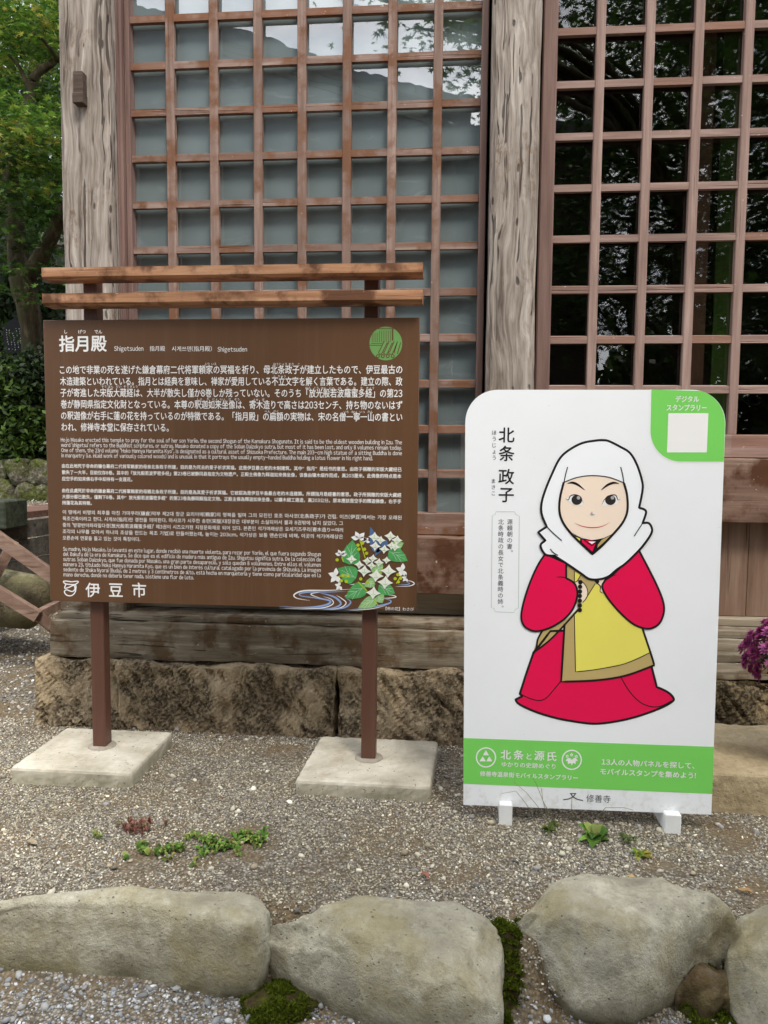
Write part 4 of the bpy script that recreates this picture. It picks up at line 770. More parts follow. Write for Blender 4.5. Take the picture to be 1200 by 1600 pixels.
line(Z2((372, 385), (345, 500), (342, 600), (370, 680), (430, 760), (500, 830), (578, 903), (578, 903), (650, 840), (740, 745), (800, 670), (830, 590), (828, 480), (805, 390)), 2.0, 12.3); line(Z2((375, 385), (470, 350), (580, 337), (700, 350), (805, 390)), .9, 12.5)
line(Z2((400, 275), (385, 330), (373, 390)), .9, 12.1, True, False); line(Z2((782, 275), (796, 330), (806, 395)), .9, 12.2); line(Z2((250, 705), (300, 755), (358, 805)), .9, 12); line(Z2((275, 865), (295, 890), (330, 912)), .9, 12); line(Z2((940, 680), (910, 725), (880, 772)), .9, 12)
for P in (((398, 394), (435, 380), (480, 398), (525, 443), (475, 412), (435, 396)), ((640, 443), (680, 400), (730, 381), (772, 396), (735, 396), (690, 412))): PP.poly(m, spline(Z2(*P), True, 4), L0+.0036)
line(Z2((383, 500), (405, 512), (420, 484), (455, 475), (490, 490), (514, 538)), .9, 13, True, True); line(Z2((645, 550), (665, 510), (700, 482), (745, 478), (762, 512), (778, 505)), .9, 13, True, True)
line(Z2((516, 798), (575, 842), (575, 842), (610, 812)), .9, 12.8); obj('painted_outlines', m, 'black', pn)

# ------------------------------------------------------------------ edging boulders
def rock(name, label, st, zt, zb, mat, seed, ex=2.9, amp=.02, group='boulders edging the gravel yard', ends=3.2, ncut=7):
    # st: pixel columns (x, y of the top edge at the back, y of the foot in front)
    px = np.array([s[0] for s in st], float); yt = np.array([s[1] for s in st], float); yb = np.array([s[2] for s in st], float)
    n, k = 110, 84; P = []; F = []; rnd = random.Random(int(seed*10)); mid = (px[0]+px[-1])/2; half = (px[-1]-px[0])/2; q = ends
    cuts = [(Vector((rnd.uniform(-.7, .7), rnd.uniform(-1, .3), rnd.uniform(-.2, .8))).normalized(), rnd.uniform(.90, 1.0)) for _ in range(ncut)]
    for i in range(n):
        th = math.pi*(i+.02)/(n-1+.04); u = -math.copysign(abs(math.cos(th))**(2/q), math.cos(th)); e = max(.004, math.sin(th)**(2/q)); x = mid+half*u
        a = atz(x, np.interp(x, px, yt), zt); b = atz(x, np.interp(x, px, yb), zb)
        cy, cz = (a[1]+b[1])/2, (zt+zb)/2; hy, hz = max(.012, abs(a[1]-b[1])/2)*1.05, (zt-zb)/2*1.02
        for j in range(k):
            t = 2*math.pi*j/k; c, s_ = math.cos(t), math.sin(t); vy = math.copysign(abs(c)**(2/ex), c)*e; vz = math.copysign(abs(s_)**(2/ex), s_)*e
            v = Vector((u, vy, vz))
            for nn, dd in cuts:
                o_ = v.dot(nn)-dd
                if o_ > 0: v = v-nn*o_*.8
            X = mid+half*v.x; dy, dz = v.y*hy, v.z*hz; f = .5+.5*max(-1, min(1, v.y)); xx = atz(X, np.interp(X, px, yb), zb)[0]*(1-f)+atz(X, np.interp(X, px, yt), zt)[0]*f
            p = np.array([xx, cy+dy, cz+dz]); d = np.array([v.x*.5, v.y, v.z]); d = d/(np.linalg.norm(d)+1e-9)
            P.append(p+d*(amp*1.3*fbm(p+seed, 4.5, 3)+amp*.55*fbm(p-seed, 15, 5)-amp*.5*max(0, .1-abs(fbm(p*.8+seed*2, 5.5, 2)))*4*e))
    for i in range(n-1):
        for j in range(k): F.append((i*k+j, i*k+(j+1) % k, (i+1)*k+(j+1) % k, (i+1)*k+j))
    F.append(tuple(range(k))[::-1]); F.append(tuple((n-1)*k+j for j in range(k)))
    m = MB(); m.add(P, F); return tag(obj(name, m, mat, None, True), label, 'rock', group)
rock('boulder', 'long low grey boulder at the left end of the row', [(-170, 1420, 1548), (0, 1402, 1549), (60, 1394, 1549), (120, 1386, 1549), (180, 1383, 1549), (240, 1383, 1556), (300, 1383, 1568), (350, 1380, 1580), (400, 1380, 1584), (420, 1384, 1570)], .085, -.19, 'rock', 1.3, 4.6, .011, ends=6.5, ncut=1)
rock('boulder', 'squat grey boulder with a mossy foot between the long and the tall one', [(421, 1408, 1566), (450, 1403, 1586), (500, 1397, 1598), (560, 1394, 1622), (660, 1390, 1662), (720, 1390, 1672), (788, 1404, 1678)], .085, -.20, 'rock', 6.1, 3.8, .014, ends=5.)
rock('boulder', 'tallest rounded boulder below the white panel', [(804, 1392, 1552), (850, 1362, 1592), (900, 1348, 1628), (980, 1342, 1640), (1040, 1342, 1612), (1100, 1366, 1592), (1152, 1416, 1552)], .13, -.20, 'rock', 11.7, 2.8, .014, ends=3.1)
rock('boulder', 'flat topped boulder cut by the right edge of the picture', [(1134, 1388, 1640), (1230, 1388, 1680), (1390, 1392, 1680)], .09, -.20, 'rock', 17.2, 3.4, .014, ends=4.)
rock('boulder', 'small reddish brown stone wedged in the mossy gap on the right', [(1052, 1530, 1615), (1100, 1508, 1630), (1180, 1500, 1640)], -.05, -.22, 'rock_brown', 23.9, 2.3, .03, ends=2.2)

# moss in the gaps
def moss(cx, cy, rx, ry, top, label, n):
    P = []; F = []; k = 26
    for i in range(k+1):
        for j in range(k+1):
            u, v = -1+2*i/k, -1+2*j/k; r = math.hypot(u, v)*(1+.55*fbm((cx+u*.35, cy+v*.35, 3), 3.)); x, y = cx+rx*u, cy+ry*v
            P.append((x, y, float(gheight(x, y))-.03+(top+.03)*max(0, 1-r**2.4)+.016*fbm((x, y, 1), 22)))
    for i in range(k):
        for j in range(k): F.append((i*(k+1)+j, (i+1)*(k+1)+j, (i+1)*(k+1)+j+1, i*(k+1)+j+1))
    m = MB(); m.add(P, F); o = obj('moss', m, 'moss', None, True); tag(o, label, 'moss', 'moss between the boulders', 'stuff')
    A = np.array([q for q in P if fbm(q, 14, 3) > -.12 and q[2] > float(gheight(q[0], q[1]))-.02]); a = A[rng.integers(0, len(A), n)]+rng.normal(0, [rx/k*.7, ry/k*.7, .001], (n, 3)); d = rng.normal(0, .005, (n, 3)); d[:, 2] = rng.uniform(.003, .010, n); s = rng.normal(0, .002, (n, 3))
    V = np.stack([a-s, a+s, a+d], 1).reshape(-1, 3); c = np.array(srgb(84, 96, 24)[:3])*rng.uniform(.3, 1.4, (n, 1)); f = npmesh('moss_fibres', V, np.arange(3*n).reshape(-1, 3), 'mossblade', o, np.repeat(c, 3, 0)); f['kind'] = 'stuff'
q = atz(430, 1555, -.12); moss(q[0]+.01, q[1]+.01, .13, .10, .04, 'bright moss patch between the long boulder and the squat one', 9000)
q = atz(790, 1530, -.12); moss(q[0]-.005, q[1]-.03, .05, .19, .02, 'dark moss patch between the squat boulder and the tallest one', 9000)
q = atz(1110, 1540, -.10); moss(q[0]-.02, q[1], .12, .13, .035, 'moss patch around the small brown stone', 9000)

# ------------------------------------------------------------------ small plants
def plant(name, label, cat, c, leaves, cols, group=None):
    V = []; F = []; C = []
    for (ang, ln, wd, lift, droop) in leaves:
        d = np.array([math.cos(ang), math.sin(ang), 0]); s = np.array([-d[1], d[0], 0]); col = np.array(cols[random.randrange(len(cols))])*random.uniform(.75, 1.25); b = len(V); k = 6
        for i in range(k+1):
            u = i/k; p = np.array(c)+d*ln*(.12+.88*u)+np.array([0, 0, lift*math.sin(u*1.9)-droop*u*u]); ww = wd*math.sin(math.pi*min(1, .08+.9*u**.8))
            V += [p-s*ww+np.array([0, 0, .25*ww]), p, p+s*ww+np.array([0, 0, .25*ww])]; C += [col, col*.85, col]
        for i in range(k):
            q = b+3*i; F += [(q, q+1, q+4), (q, q+4, q+3), (q+1, q+2, q+5), (q+1, q+5, q+4)]
    return tag(npmesh(name, np.array(V), np.array(F), 'weed', tint=np.array(C)), label, cat, group)
GR = [srgb(100, 140, 52)[:3], srgb(124, 162, 70)[:3], srgb(84, 122, 46)[:3], srgb(152, 166, 86)[:3], srgb(138, 134, 76)[:3]]
RD = [srgb(146, 92, 84)[:3], srgb(166, 116, 100)[:3], srgb(118, 76, 66)[:3], srgb(128, 116, 84)[:3]]
def weed(px, py, n, ln, label, cols=GR, spread=.05, group=None, lift=.02):
    c = atz(px, py, float(gheight(*atz(px, py, 0)[:2])))
    V = None; L = []
    cs = [(c[0]+random.gauss(0, spread), c[1]+random.gauss(0, spread*.55)) for _ in range(max(1, n//7))]
    allv = []; o = None
    leaves = []
    for (x, y) in cs:
        for _ in range(7): leaves.append((x, y, random.uniform(0, 6.28), ln*random.uniform(.45, 1.3), ln*.28*random.uniform(.6, 1.3), lift*random.uniform(.4, 1.4), lift*.5))
    V = []; F = []; C = []
    for (x, y, ang, l_, wd, lf, dr) in leaves:
        d = np.array([math.cos(ang), math.sin(ang), 0]); s = np.array([-d[1], d[0], 0]); col = np.array(cols[random.randrange(len(cols))])*random.uniform(.45, 1.3); b = len(V); k = 5; o3 = np.array([x, y, float(gheight(x, y))+.006])
        for i in range(k+1):
            u = i/k; p = o3+d*l_*(.15+.85*u)+np.array([0, 0, lf*math.sin(u*1.9)-dr*u*u]); ww = wd*math.sin(math.pi*min(1, .06+.92*u**.8))
            V += [p-s*ww+np.array([0, 0, .25*ww]), p, p+s*ww+np.array([0, 0, .25*ww])]; C += [col, col*.85, col]
        for i in range(k):
            q = b+3*i; F += [(q, q+1, q+4), (q, q+4, q+3), (q+1, q+2, q+5), (q+1, q+5, q+4)]
    return tag(npmesh('weed', np.array(V), np.array(F), 'weed', tint=np.array(C)), label, 'weed', group)
W = 'weeds growing in the gravel'
weed(247, 1332, 112, .023, 'low green weed patch at the left of the creeping row', group=W, spread=.045); weed(330, 1324, 190, .023, 'widest green creeping weed patch in the gravel between the concrete blocks and boulders', group=W, spread=.06); weed(392, 1312, 119, .025, 'small leafy green weed patch at the right end of the creeping row', group=W, spread=.04)
weed(147, 1311, 14, .018, 'tiny lone green weed beside the red weed', group=W, spread=.015); weed(215, 1296, 260, .013, 'dark red weed clump in front of the left concrete block', RD, .034, W, .026)
weed(928, 1313, 16, .07, 'bright green dandelion rosette between the white panel and the tallest boulder', group=W, spread=.012, lift=.035); weed(998, 1336, 14, .034, 'small yellowish green seedling right of the dandelion rosette', [srgb(120, 150, 50)[:3], srgb(160, 150, 60)[:3]], .014, W); weed(975, 1318, 28, .02, 'thin dull green weed just behind the seedling', [srgb(96, 112, 60)[:3]], .03, W); weed(862, 1296, 21, .03, 'small weeds under the bottom edge of the white panel', [srgb(110, 120, 60)[:3], srgb(88, 110, 40)[:3]], .03, W)
m = MB()
for (x0, y0), pts in (((852, 1285), [(842, 1262), (822, 1238), (803, 1222), (806, 1208)]), ((866, 1282), [(850, 1255), (838, 1225), (828, 1208)]), ((858, 1286), [(848, 1250), (846, 1232)]), ((930, 1282), [(946, 1262), (975, 1262), (990, 1266)]), ((835, 1276), [(822, 1256), (806, 1236), (783, 1240)]), ((895, 1280), [(893, 1262), (894, 1240)])):
    base = atz(x0, y0, 0); pp = [base]+[at(x, y, 2.75-.008*i) for i, (x, y) in enumerate(pts)]; m.tube(pp, [.0013, .0011, .0009, .0007, .0005][:len(pp)], 5)
MT['stalk'] = plain('dry_stalk', srgb(138, 134, 96), .8, .2, .1); tag(obj('grass_tuft', m, 'stalk'), 'thin dry grass stalks rising in front of the white panel', 'grass')
for i, (x, y, c, lab) in enumerate([(327, 1487, (150, 96, 70), None), (405, 1552, (120, 84, 60), 'flat brown stone-like leaf beside the long boulder'), (665, 1367, (146, 100, 84), 'pinkish dry leaf on the gravel above the squat boulder'), (988, 1373, (176, 150, 104), 'pale tan dry leaf on the gravel behind the tallest boulder'), (1165, 1392, (166, 132, 92), 'tan dry leaf on the gravel above the right hand boulder'), (50, 1316, (150, 136, 112), 'pale dry leaf on the gravel in front of the left concrete block')]):
    if lab is None: continue
    q = atz(x, y, float(gheight(*atz(x, y, 0)[:2]))+.012); a = random.uniform(0, 6); m = MB(); ln, wd = .026, .011
    P = [(q[0]+math.cos(a)*ln*u-math.sin(a)*wd*v, q[1]+math.sin(a)*ln*u+math.cos(a)*wd*v, q[2]+.006*abs(v)+.004*math.sin(3*u)) for u, v in ((-1, 0), (-.4, -1), (.3, -.9), (1, 0), (.3, .9), (-.4, 1), (0, 0))]; m.add(P, [(0, 1, 6), (1, 2, 6), (2, 3, 6), (3, 4, 6), (4, 5, 6), (5, 0, 6)])
    MT['dl%d' % i] = plain('dry_leaf_%d' % i, srgb(*c), .8, .2, .2, 60); tag(obj('fallen_leaf', m, 'dl%d' % i), lab if i != 1 else 'brown dry leaf on the path at the foot of the long boulder', 'leaf', 'dry leaves on the ground')

n = 900; x = rng.uniform(-2.1, .6, n); y = 3.53-np.abs(rng.normal(0, .07, n)); m_ = rng.random(n) < .35; x[m_] = rng.uniform(-2.3, 1.4, m_.sum()); y[m_] = rng.uniform(2.2, 3.5, m_.sum()); C = np.stack([x, y, gheight(x, y)+rng.uniform(.006, .016, n)], 1)
a_ = rng.uniform(0, 6.28, n); l_ = rng.uniform(.004, .014, n); w_ = rng.uniform(.001, .004, n); D = np.stack([np.cos(a_)*l_, np.sin(a_)*l_, rng.normal(0, .15, n)*l_], 1); E_ = np.stack([-np.sin(a_)*w_, np.cos(a_)*w_, rng.normal(0, .3, n)*w_], 1)
V = np.stack([C-D, C+E_, C+D, C-E_], 1).reshape(-1, 3); T_ = np.array([srgb(*c)[:3] for c in ((104, 74, 50), (132, 96, 62), (84, 62, 44), (150, 122, 84))])[rng.integers(0, 4, n)]
tag(npmesh('leaf_litter', V, np.arange(4*n).reshape(-1, 4), 'weed', None, np.repeat(T_, 4, 0)), 'brown bits of dry leaf blown along the foundation stones', 'leaf litter', kind='stuff')

# chrysanthemum pot on the step
cc = at(1262, 1028, 3.12); fl = thing('potted_chrysanthemum', (cc[0], 3.12, .16), 'bushy purple chrysanthemum on the stone step at the right edge', 'plant')
obj('pot', MB().lathe([(.075, .162), (.08, .17), (.105, .36), (.118, .37), (.118, .395), (.105, .395), (.1, .37)], (cc[0], 3.12, 0), 24), 'pot', fl, True)
n = 900; d = rng.normal(0, 1, (n, 3)); d /= np.linalg.norm(d, axis=1)[:, None]; ctr = np.array([cc[0], 3.12, cc[2]-.0]); base = ctr+d*rng.uniform(.06, .20, (n, 1))*np.array([1, 1, .85]); sz = .022
u = rng.normal(0, 1, (n, 3)); u /= np.linalg.norm(u, axis=1)[:, None]; v = np.cross(u, d); V = np.stack([base-u*sz, base+v*sz*.5, base+u*sz, base-v*sz*.5], 1).reshape(-1, 3); c = np.array(srgb(46, 62, 34)[:3])*rng.uniform(.6, 1.4, (n, 1))
npmesh('foliage', V, np.arange(4*n).reshape(-1, 4), 'weed', fl, np.repeat(c, 4, 0))
def blossom_mesh(tone):
    V = []; F = []; C = []
    for ring_, (cnt, ln, up) in enumerate(((15, .030, .25), (13, .024, .6), (10, .017, 1.0), (7, .010, 1.35))):
        for i in range(cnt):
            a = 2*math.pi*(i+.5*ring_)/cnt+random.uniform(-.1, .1); l_ = ln*random.uniform(.85, 1.12); e = np.array([math.cos(a)*math.cos(up), math.sin(a)*math.cos(up), math.sin(up)]); s = np.array([-math.sin(a), math.cos(a), 0])*.0052; b = len(V); z = np.array([0, 0, .003*ring_])
            V += [z+e*l_*.1, z+e*l_*.6-s, z+e*l_+np.array([0, 0, -.002]), z+e*l_*.6+s]; col = np.array(tone)*random.uniform(.7, 1.35); C += [col*.7, col, col*1.25, col]; F += [(b, b+1, b+2), (b, b+2, b+3)]
    return np.array(V), np.array(F), np.array(C)
protos = []
for tone in (srgb(140, 58, 110)[:3], srgb(160, 84, 132)[:3], srgb(122, 44, 88)[:3]):
    o = npmesh('blossom', *blossom_mesh(tone)[:2], 'petalm', None, blossom_mesh(tone)[2]); protos.append(o)
k = 0; pts = []
for i in range(100):
    z = 1-(i+.5)/100*1.45; t = i*2.39996; r = math.sqrt(max(0, 1-z*z)); dv = Vector((r*math.cos(t), r*math.sin(t), z)); p = Vector(ctr)+Vector((dv.x*.215, dv.y*.215, dv.z*.17))*random.uniform(.92, 1.06)
    o = protos[i] if i < 3 else protos[i % 3].copy()
    if i >= 3: COL.objects.link(o)
    o.parent = fl; o.location = p-Vector((cc[0], 3.12, .16)); dv2 = (dv+Vector((random.gauss(0, .2), random.gauss(0, .2), .25))).normalized(); o.rotation_euler = dv2.to_track_quat('Z', 'Y').to_euler(); o.scale = [random.uniform(1.05, 1.35)]*3

# ------------------------------------------------------------------ beyond the hall, on the left
def A(x, y, Y): return Vector(at(x, y, Y))
b1 = A(-60, 0, 5.0); b2 = A(110, 0, 6.1); dr = Vector((b2.x-b1.x, b2.y-b1.y, 0)).normalized(); nr = Vector((dr.y, -dr.x, 0)); Lb = 3.4
bench = thing('timber_bench', (b1.x, b1.y, 0), 'low grey plank bench beside the left end of the hall', 'bench')
P0 = Vector((b1.x, b1.y, 0))-dr*1.2
for i, (z0, z1) in enumerate(((.70, .835), (.55, .69), (.40, .54))):
    a, b = P0+Vector((0, 0, (z0+z1)/2)), P0+dr*Lb+Vector((0, 0, (z0+z1)/2)); obj('plank', MB().bar(a, b, .04, z1-z0-.006), 'oldplank', bench)
a, b = P0-nr*.28+Vector((0, 0, .86)), P0+dr*Lb-nr*.28+Vector((0, 0, .86)); obj('seat', MB().bar(a, b, .42, .05), 'redplank', bench)
for s_ in (.3, 1.9, 3.2): p = P0+dr*s_-nr*.3; obj('leg', MB().box(p.x-.06, p.x+.06, p.y-.06, p.y+.06, 0, .83), 'oldplank_v', bench)
MT['mossplank'] = wood('mossy_dark_plank', srgb(36, 40, 32), srgb(58, 64, 52), srgb(88, 94, 78), 0, .9, .9, .6)
q = A(8, 812, 5.15); obj('end_block', MB().box(q.x-.25, q.x+.055, 5.06, 5.35, .80, 1.0, .01), 'mossplank', bench)
q = A(20, 935, 4.75); lg = MB(); pts = [q+Vector((-1.3, .35, -.02)), q+Vector((-.6, .16, 0)), q+Vector((-.1, .03, .0)), q+Vector((.14, -.03, -.01)), q+Vector((.22, -.05, -.015)), q+Vector((.245, -.056, -.02))]; lg.tube(pts, [.19, .195, .19, .178, .13, .05], 22, .06)
tag(obj('mossy_log', lg, 'mosslog', None, True), 'thick mossy log lying beneath the weathered trestle', 'log')
tr = thing('trestle', tuple(A(40, 985, 4.4)), 'tilted trestle of peeling timber rails left of the brown board', 'trestle')
obj('rail', MB().bar(A(-60, 800, 4.35), A(84, 902, 4.45), .05, .072), 'trestle', tr); obj('rail', MB().bar(A(-60, 890, 4.30), A(60, 963, 4.36), .05, .066), 'trestle', tr)
obj('crossbar', MB().bar(A(54, 963, 4.37), A(130, 925, 4.75), .05, .05), 'trestle', tr); obj('leg', MB().bar(A(60, 963, 4.40), A(92, 988, 4.5), .05, .06), 'trestle', tr); obj('leg', MB().bar(A(-10, 905, 4.55), A(22, 845, 4.62), .05, .06), 'trestle', tr)
lw = thing('stone_wall', tuple(A(40, 785, 6.95)), 'low mossy wall of rough stones under the shrubs', 'wall')
x = A(-60, 0, 6.95).x-1.6
for i in range(15):
    wd = random.uniform(.22, .42); zz = .86
    for lev in range(2):
        zb = zz-.06+lev*.2; xo = x+lev*.13; obj('stone', rough_box(xo, xo+wd*random.uniform(.85, 1.05), 6.85+random.uniform(-.07, .07)+lev*.05, 7.25, zb, zb+.23*random.uniform(.85, 1.25), .035, .06, 4.5, .08, i*7+lev), 'mossrock', lw, True)
    x += wd*.93
sh = thing('board_fence', tuple(A(90, 455, 9.6)), 'grey vertical board fence with a lichened cap on the bank', 'fence'); q0, q1 = A(52, 470, 9.6), A(78, 372, 9.6)
fb = MB()
for i in range(16):
    xx = q0.x+i*.115+(.0 if i else 0); fb.box(xx, xx+.11, 9.6+.006*(i % 2), 9.64, q0.z-.9, q1.z-.18-.02*random.random(), .003)
obj('boards', fb, 'oldplank_v', sh); cp = MB(); cp.bar(A(74, 372, 9.55), A(74, 372, 9.55)+Vector((1.8, .1, -.45)), .3, .13); obj('cap', cp, 'lichencap', sh)
pl = thing('placard', tuple(A(25, 590, 8.3)), 'small black placard with white brush writing on the bank', 'sign'); q = A(25, 525, 8.3)
P = [(-.15, -.21), (.12, -.17), (.12, .1), (-.01, .2), (-.15, .13)]; fr = [(q.x+a_, 8.3, q.z+b_) for a_, b_ in P]; bk = [(x_, 8.33, z_) for x_, y_, z_ in fr]; pbd = obj('placard_board', MB().add(fr+bk, [(0, 1, 2, 3, 4), (9, 8, 7, 6, 5)]+[(i, i+5, (i+1) % 5+5, (i+1) % 5) for i in range(5)]), 'placard', pl)
wm = MB()
for c_ in range(6):
    for r_ in range(9):
        x_ = q.x-.11+c_*.038+.003*r_; z_ = q.z+.085-r_*.026-c_*.004+(.03 if c_ in (3, 4) else 0)-.02
        if random.random() < .85: wm.bar((x_, 8.297, z_+random.uniform(.003, .009)), (x_+random.uniform(-.008, .008), 8.297, z_-random.uniform(.004, .009)), .002, random.uniform(.004, .008), (1, 0, 0))
obj('brush_writing', wm, 'grey', pbd); obj('stake', MB().box(q.x-.04, q.x, 8.332, 8.37, 1.1, q.z-.1), 'farwall', pl)

MAPLE = []
for i, (a_, l_) in enumerate(((-125, .45), (-75, .72), (-35, .92), (0, 1.), (35, .92), (75, .72), (125, .45))):
    t = R(a_+90); MAPLE.append((math.cos(t)*l_, math.sin(t)*l_))
    if i < 6: t2 = R(a_+90+(((-75, -35, 0, 35, 75, 125)[i]-a_)/2)); MAPLE.append((math.cos(t2)*.3, math.sin(t2)*.3))
MAPLE = np.array([(0, 0)]+MAPLE)
def maple_leaves(name, centers, sizes, tones, parent, tilt=.55, mat='leaf'):
    n = len(centers); T = np.concatenate([MAPLE, np.zeros((len(MAPLE), 1))], 1); T[1:, 2] = -.12*np.abs(T[1:, 0]); M_ = rotr(n, tilt)
    P = np.einsum('nij,kj->nki', M_, T)*sizes[:, None, None]+centers[:, None, :]; k = len(T); f = np.array([(0, i, i+1) for i in range(1, k-1)])
    return npmesh(name, P.reshape(-1, 3), (np.arange(n)[:, None, None]*k+f[None]).reshape(-1, 3), mat, parent, np.repeat(tones, k, 0))
GT = np.array([srgb(*c)[:3] for c in ((86, 122, 46), (104, 144, 52), (64, 98, 38), (138, 162, 66), (186, 180, 84), (48, 74, 32))])*.68
def sprays(list_, per, tonep, spread=(.34, .3, .045)):
    C = []; T_ = []
    for (x, y, z, k, tp) in list_:
        n = int(per*k); C.append(np.array([x, y, z])+rng.normal(0, 1, (n, 3))*np.array(spread)*math.sqrt(k)); C[-1][:, 2] -= .35*((C[-1][:, 0]-x)**2+(C[-1][:, 1]-y)**2)
        T_.append(GT[rng.choice(len(GT), n, p=tonep[tp])]*rng.uniform(.75, 1.3, (n, 1)))
    return np.concatenate(C), np.concatenate(T_)
TP = {'b': [.30, .3, .12, .17, .03, .08], 'y': [.12, .2, .05, .33, .30, 0], 'd': [.24, .05, .36, .01, 0, .34]}
def maple(name, label, base, limbs, spr, per, size):
    t = thing(name, base, label, 'tree', 'maples on the bank left of the hall'); m = MB()
    for pts, rad in limbs:
        P = spline(pts, False, 5); rr = np.interp(np.linspace(0, 1, len(P)), np.linspace(0, 1, len(rad)), rad); m.tube(P, rr, 9, .12)
    obj('trunk', m, 'bark', t, True); C, T_ = sprays(spr, per, TP); maple_leaves('crown', C, rng.uniform(size*.75, size*1.2, len(C)), T_, t)
# near maple: branches arching into the strip of view
Y1 = 7.6
L1 = [([A(46, 735, Y1), A(48, 660, Y1), A(50, 560, Y1), A(48, 500, Y1), A(36, 440, Y1), A(28, 390, Y1+.1), A(20, 300, Y1+.2)], [.12, .11, .10, .11, .13, .10, .07]), ([A(36, 440, Y1), A(70, 392, Y1-.1), A(96, 335, Y1-.2), A(120, 280, Y1-.3)], [.10, .075, .06, .04]), ([A(20, 300, Y1+.2), A(20, 265, Y1), A(32, 225, Y1-.2), A(48, 200, Y1-.4)], [.07, .06, .045, .03]), ([A(20, 285, Y1+.1), A(4, 240, Y1), A(-20, 200, Y1)], [.06, .05, .03]),
      ([A(62, 270, Y1), A(52, 235, Y1-.3), A(48, 205, Y1-.5)], [.03, .025, .015]), ([A(30, 225, Y1-.2), A(48, 150, Y1), A(55, 118, Y1), A(85, 95, Y1), A(120, 60, Y1)], [.05, .05, .045, .035, .02]), ([A(48, 145, Y1), A(30, 105, Y1), A(12, 85, Y1-.1)], [.03, .02, .012]), ([A(92, 95, Y1), A(70, 65, Y1-.2), A(52, 50, Y1-.3)], [.025, .018, .01])]
sp1 = []
for (x, y, k, tp, dY) in [(20, 12, 1, 'b', 0), (75, 14, 1.1, 'y', -.3), (48, 40, 1, 'b', 0), (8, 40, 1, 'b', .2), (85, 50, .8, 'y', .2), (25, 68, 1, 'b', -.2), (70, 75, .7, 'b', .4), (0, 100, .6, 'y', .3), (88, 75, .5, 'y', .3), (15, 165, 1.2, 'b', -.5), (45, 185, 1.2, 'b', -.6), (80, 200, 1.1, 'b', -.6), (5, 205, .8, 'y', -.6), (60, 215, .8, 'b', -.5), (85, 218, .7, 'y', -.7), (30, 150, .8, 'd', .2), (75, 150, .6, 'd', .6), (66, 265, .5, 'y', -.4), (88, 272, .5, 'b', -.3), (60, 303, .35, 'y', -.5), (20, 330, 1.2, 'd', -.2), (50, 340, 1., 'd', .1), (10, 370, 1.2, 'd', -.3), (24, 420, .7, 'd', -.4), (8, 455, .6, 'd', -.5), (20, 300, 1., 'd', -.5), (45, 320, .7, 'd', -.5), (45, 255, .8, 'd', -.4), (15, 250, .8, 'd', -.4), (70, 300, .8, 'd', .4), (-30, 60, 1.3, 'b', 0), (-60, 150, 1.3, 'b', 0), (-40, 250, 1.2, 'b', 0), (-90, 30, 1.3, 'b', .4), (120, 20, 1.2, 'b', .6), (140, 90, 1.2, 'b', .8), (150, 180, 1.2, 'b', .9), (60, -40, 1.3, 'b', 0), (-20, -60, 1.4, 'b', .2), (130, -70, 1.4, 'b', .6), (-60, -140, 1.4, 'b', .5), (60, -160, 1.5, 'b', .4), (-80, 330, 1.2, 'd', .2)]:
    q = A(x, y, Y1+dY); sp1.append((q.x, q.y, q.z, k, tp))
maple('maple_tree', 'green maple with yellowing leaf tips in front of the bank', tuple(A(46, 730, Y1)), L1, sp1, 210, .062)
Y2 = 12.5; L2 = [([A(-22, 760, Y2), A(-20, 640, Y2), A(-10, 480, Y2), A(10, 300, Y2), A(60, 100, Y2), A(80, -60, Y2)], [.22, .2, .17, .15, .12, .06]), ([A(10, 300, Y2), A(-40, 150, Y2), A(-70, 40, Y2)], [.12, .09, .05]), ([A(20, 240, Y2), A(85, 180, Y2-.3), A(130, 120, Y2-.4)], [.09, .07, .04])]
sp2 = []
for i in range(80):
    q = A(random.uniform(-160, 240), random.uniform(-260, 430), Y2+random.uniform(-1.2, 2.2))
    pxy = random.random(); sp2.append((q.x, q.y, q.z, random.uniform(1.4, 2.4), 'd' if pxy < .75 else 'b'))
maple('maple_tree', 'taller dark maple standing higher on the hillside', tuple(A(-20, 700, Y2)), L2, sp2, 150, .085)
# evergreen shrubs over the wall
def shrub(label, c, r, n, tones, sz):
    t = thing('shrub', tuple(c-Vector((0, 0, r[2]))), label, 'shrub', 'shrubs on the bank left of the hall'); lob = [np.array(c)+rng.normal(0, .45, 3)*np.array(r) for _ in range(9)]
    C = np.concatenate([l+rng.normal(0, .36, (n//9, 3))*np.array(r) for l in lob]); k = len(C); d = rng.normal(0, 1, (k, 3)); d[:, 2] += .6; d /= np.linalg.norm(d, axis=1)[:, None]; u = np.cross(d, rng.normal(0, 1, (k, 3))); u /= np.linalg.norm(u, axis=1)[:, None]; v = np.cross(d, u); s = sz*rng.uniform(.7, 1.3, (k, 1))
    V = np.stack([C-u*s, C-u*s*.2+v*s*.45, C+u*s, C-u*s*.2-v*s*.45], 1).reshape(-1, 3); T_ = np.array(tones)[rng.integers(0, len(tones), k)]*rng.uniform(.7, 1.3, (k, 1)); npmesh('foliage', V, np.arange(4*k).reshape(-1, 4), 'leaf', t, np.repeat(T_, 4, 0))
    m = MB()
    for i in range(5): m.tube([c-Vector((0, 0, r[2]*1.1)), c+Vector((random.gauss(0, .3)*r[0], 0, -.2*r[2])), c+Vector((random.gauss(0, .6)*r[0], random.gauss(0, .4)*r[1], .5*r[2]))], [.02, .015, .006], 6)
    obj('stem', m, 'bark', t)
SG = [srgb(*c)[:3] for c in ((60, 84, 30), (74, 100, 36), (90, 112, 50), (46, 66, 28))]; SD = [srgb(*c)[:3] for c in ((36, 54, 26), (46, 64, 30), (30, 42, 22))]
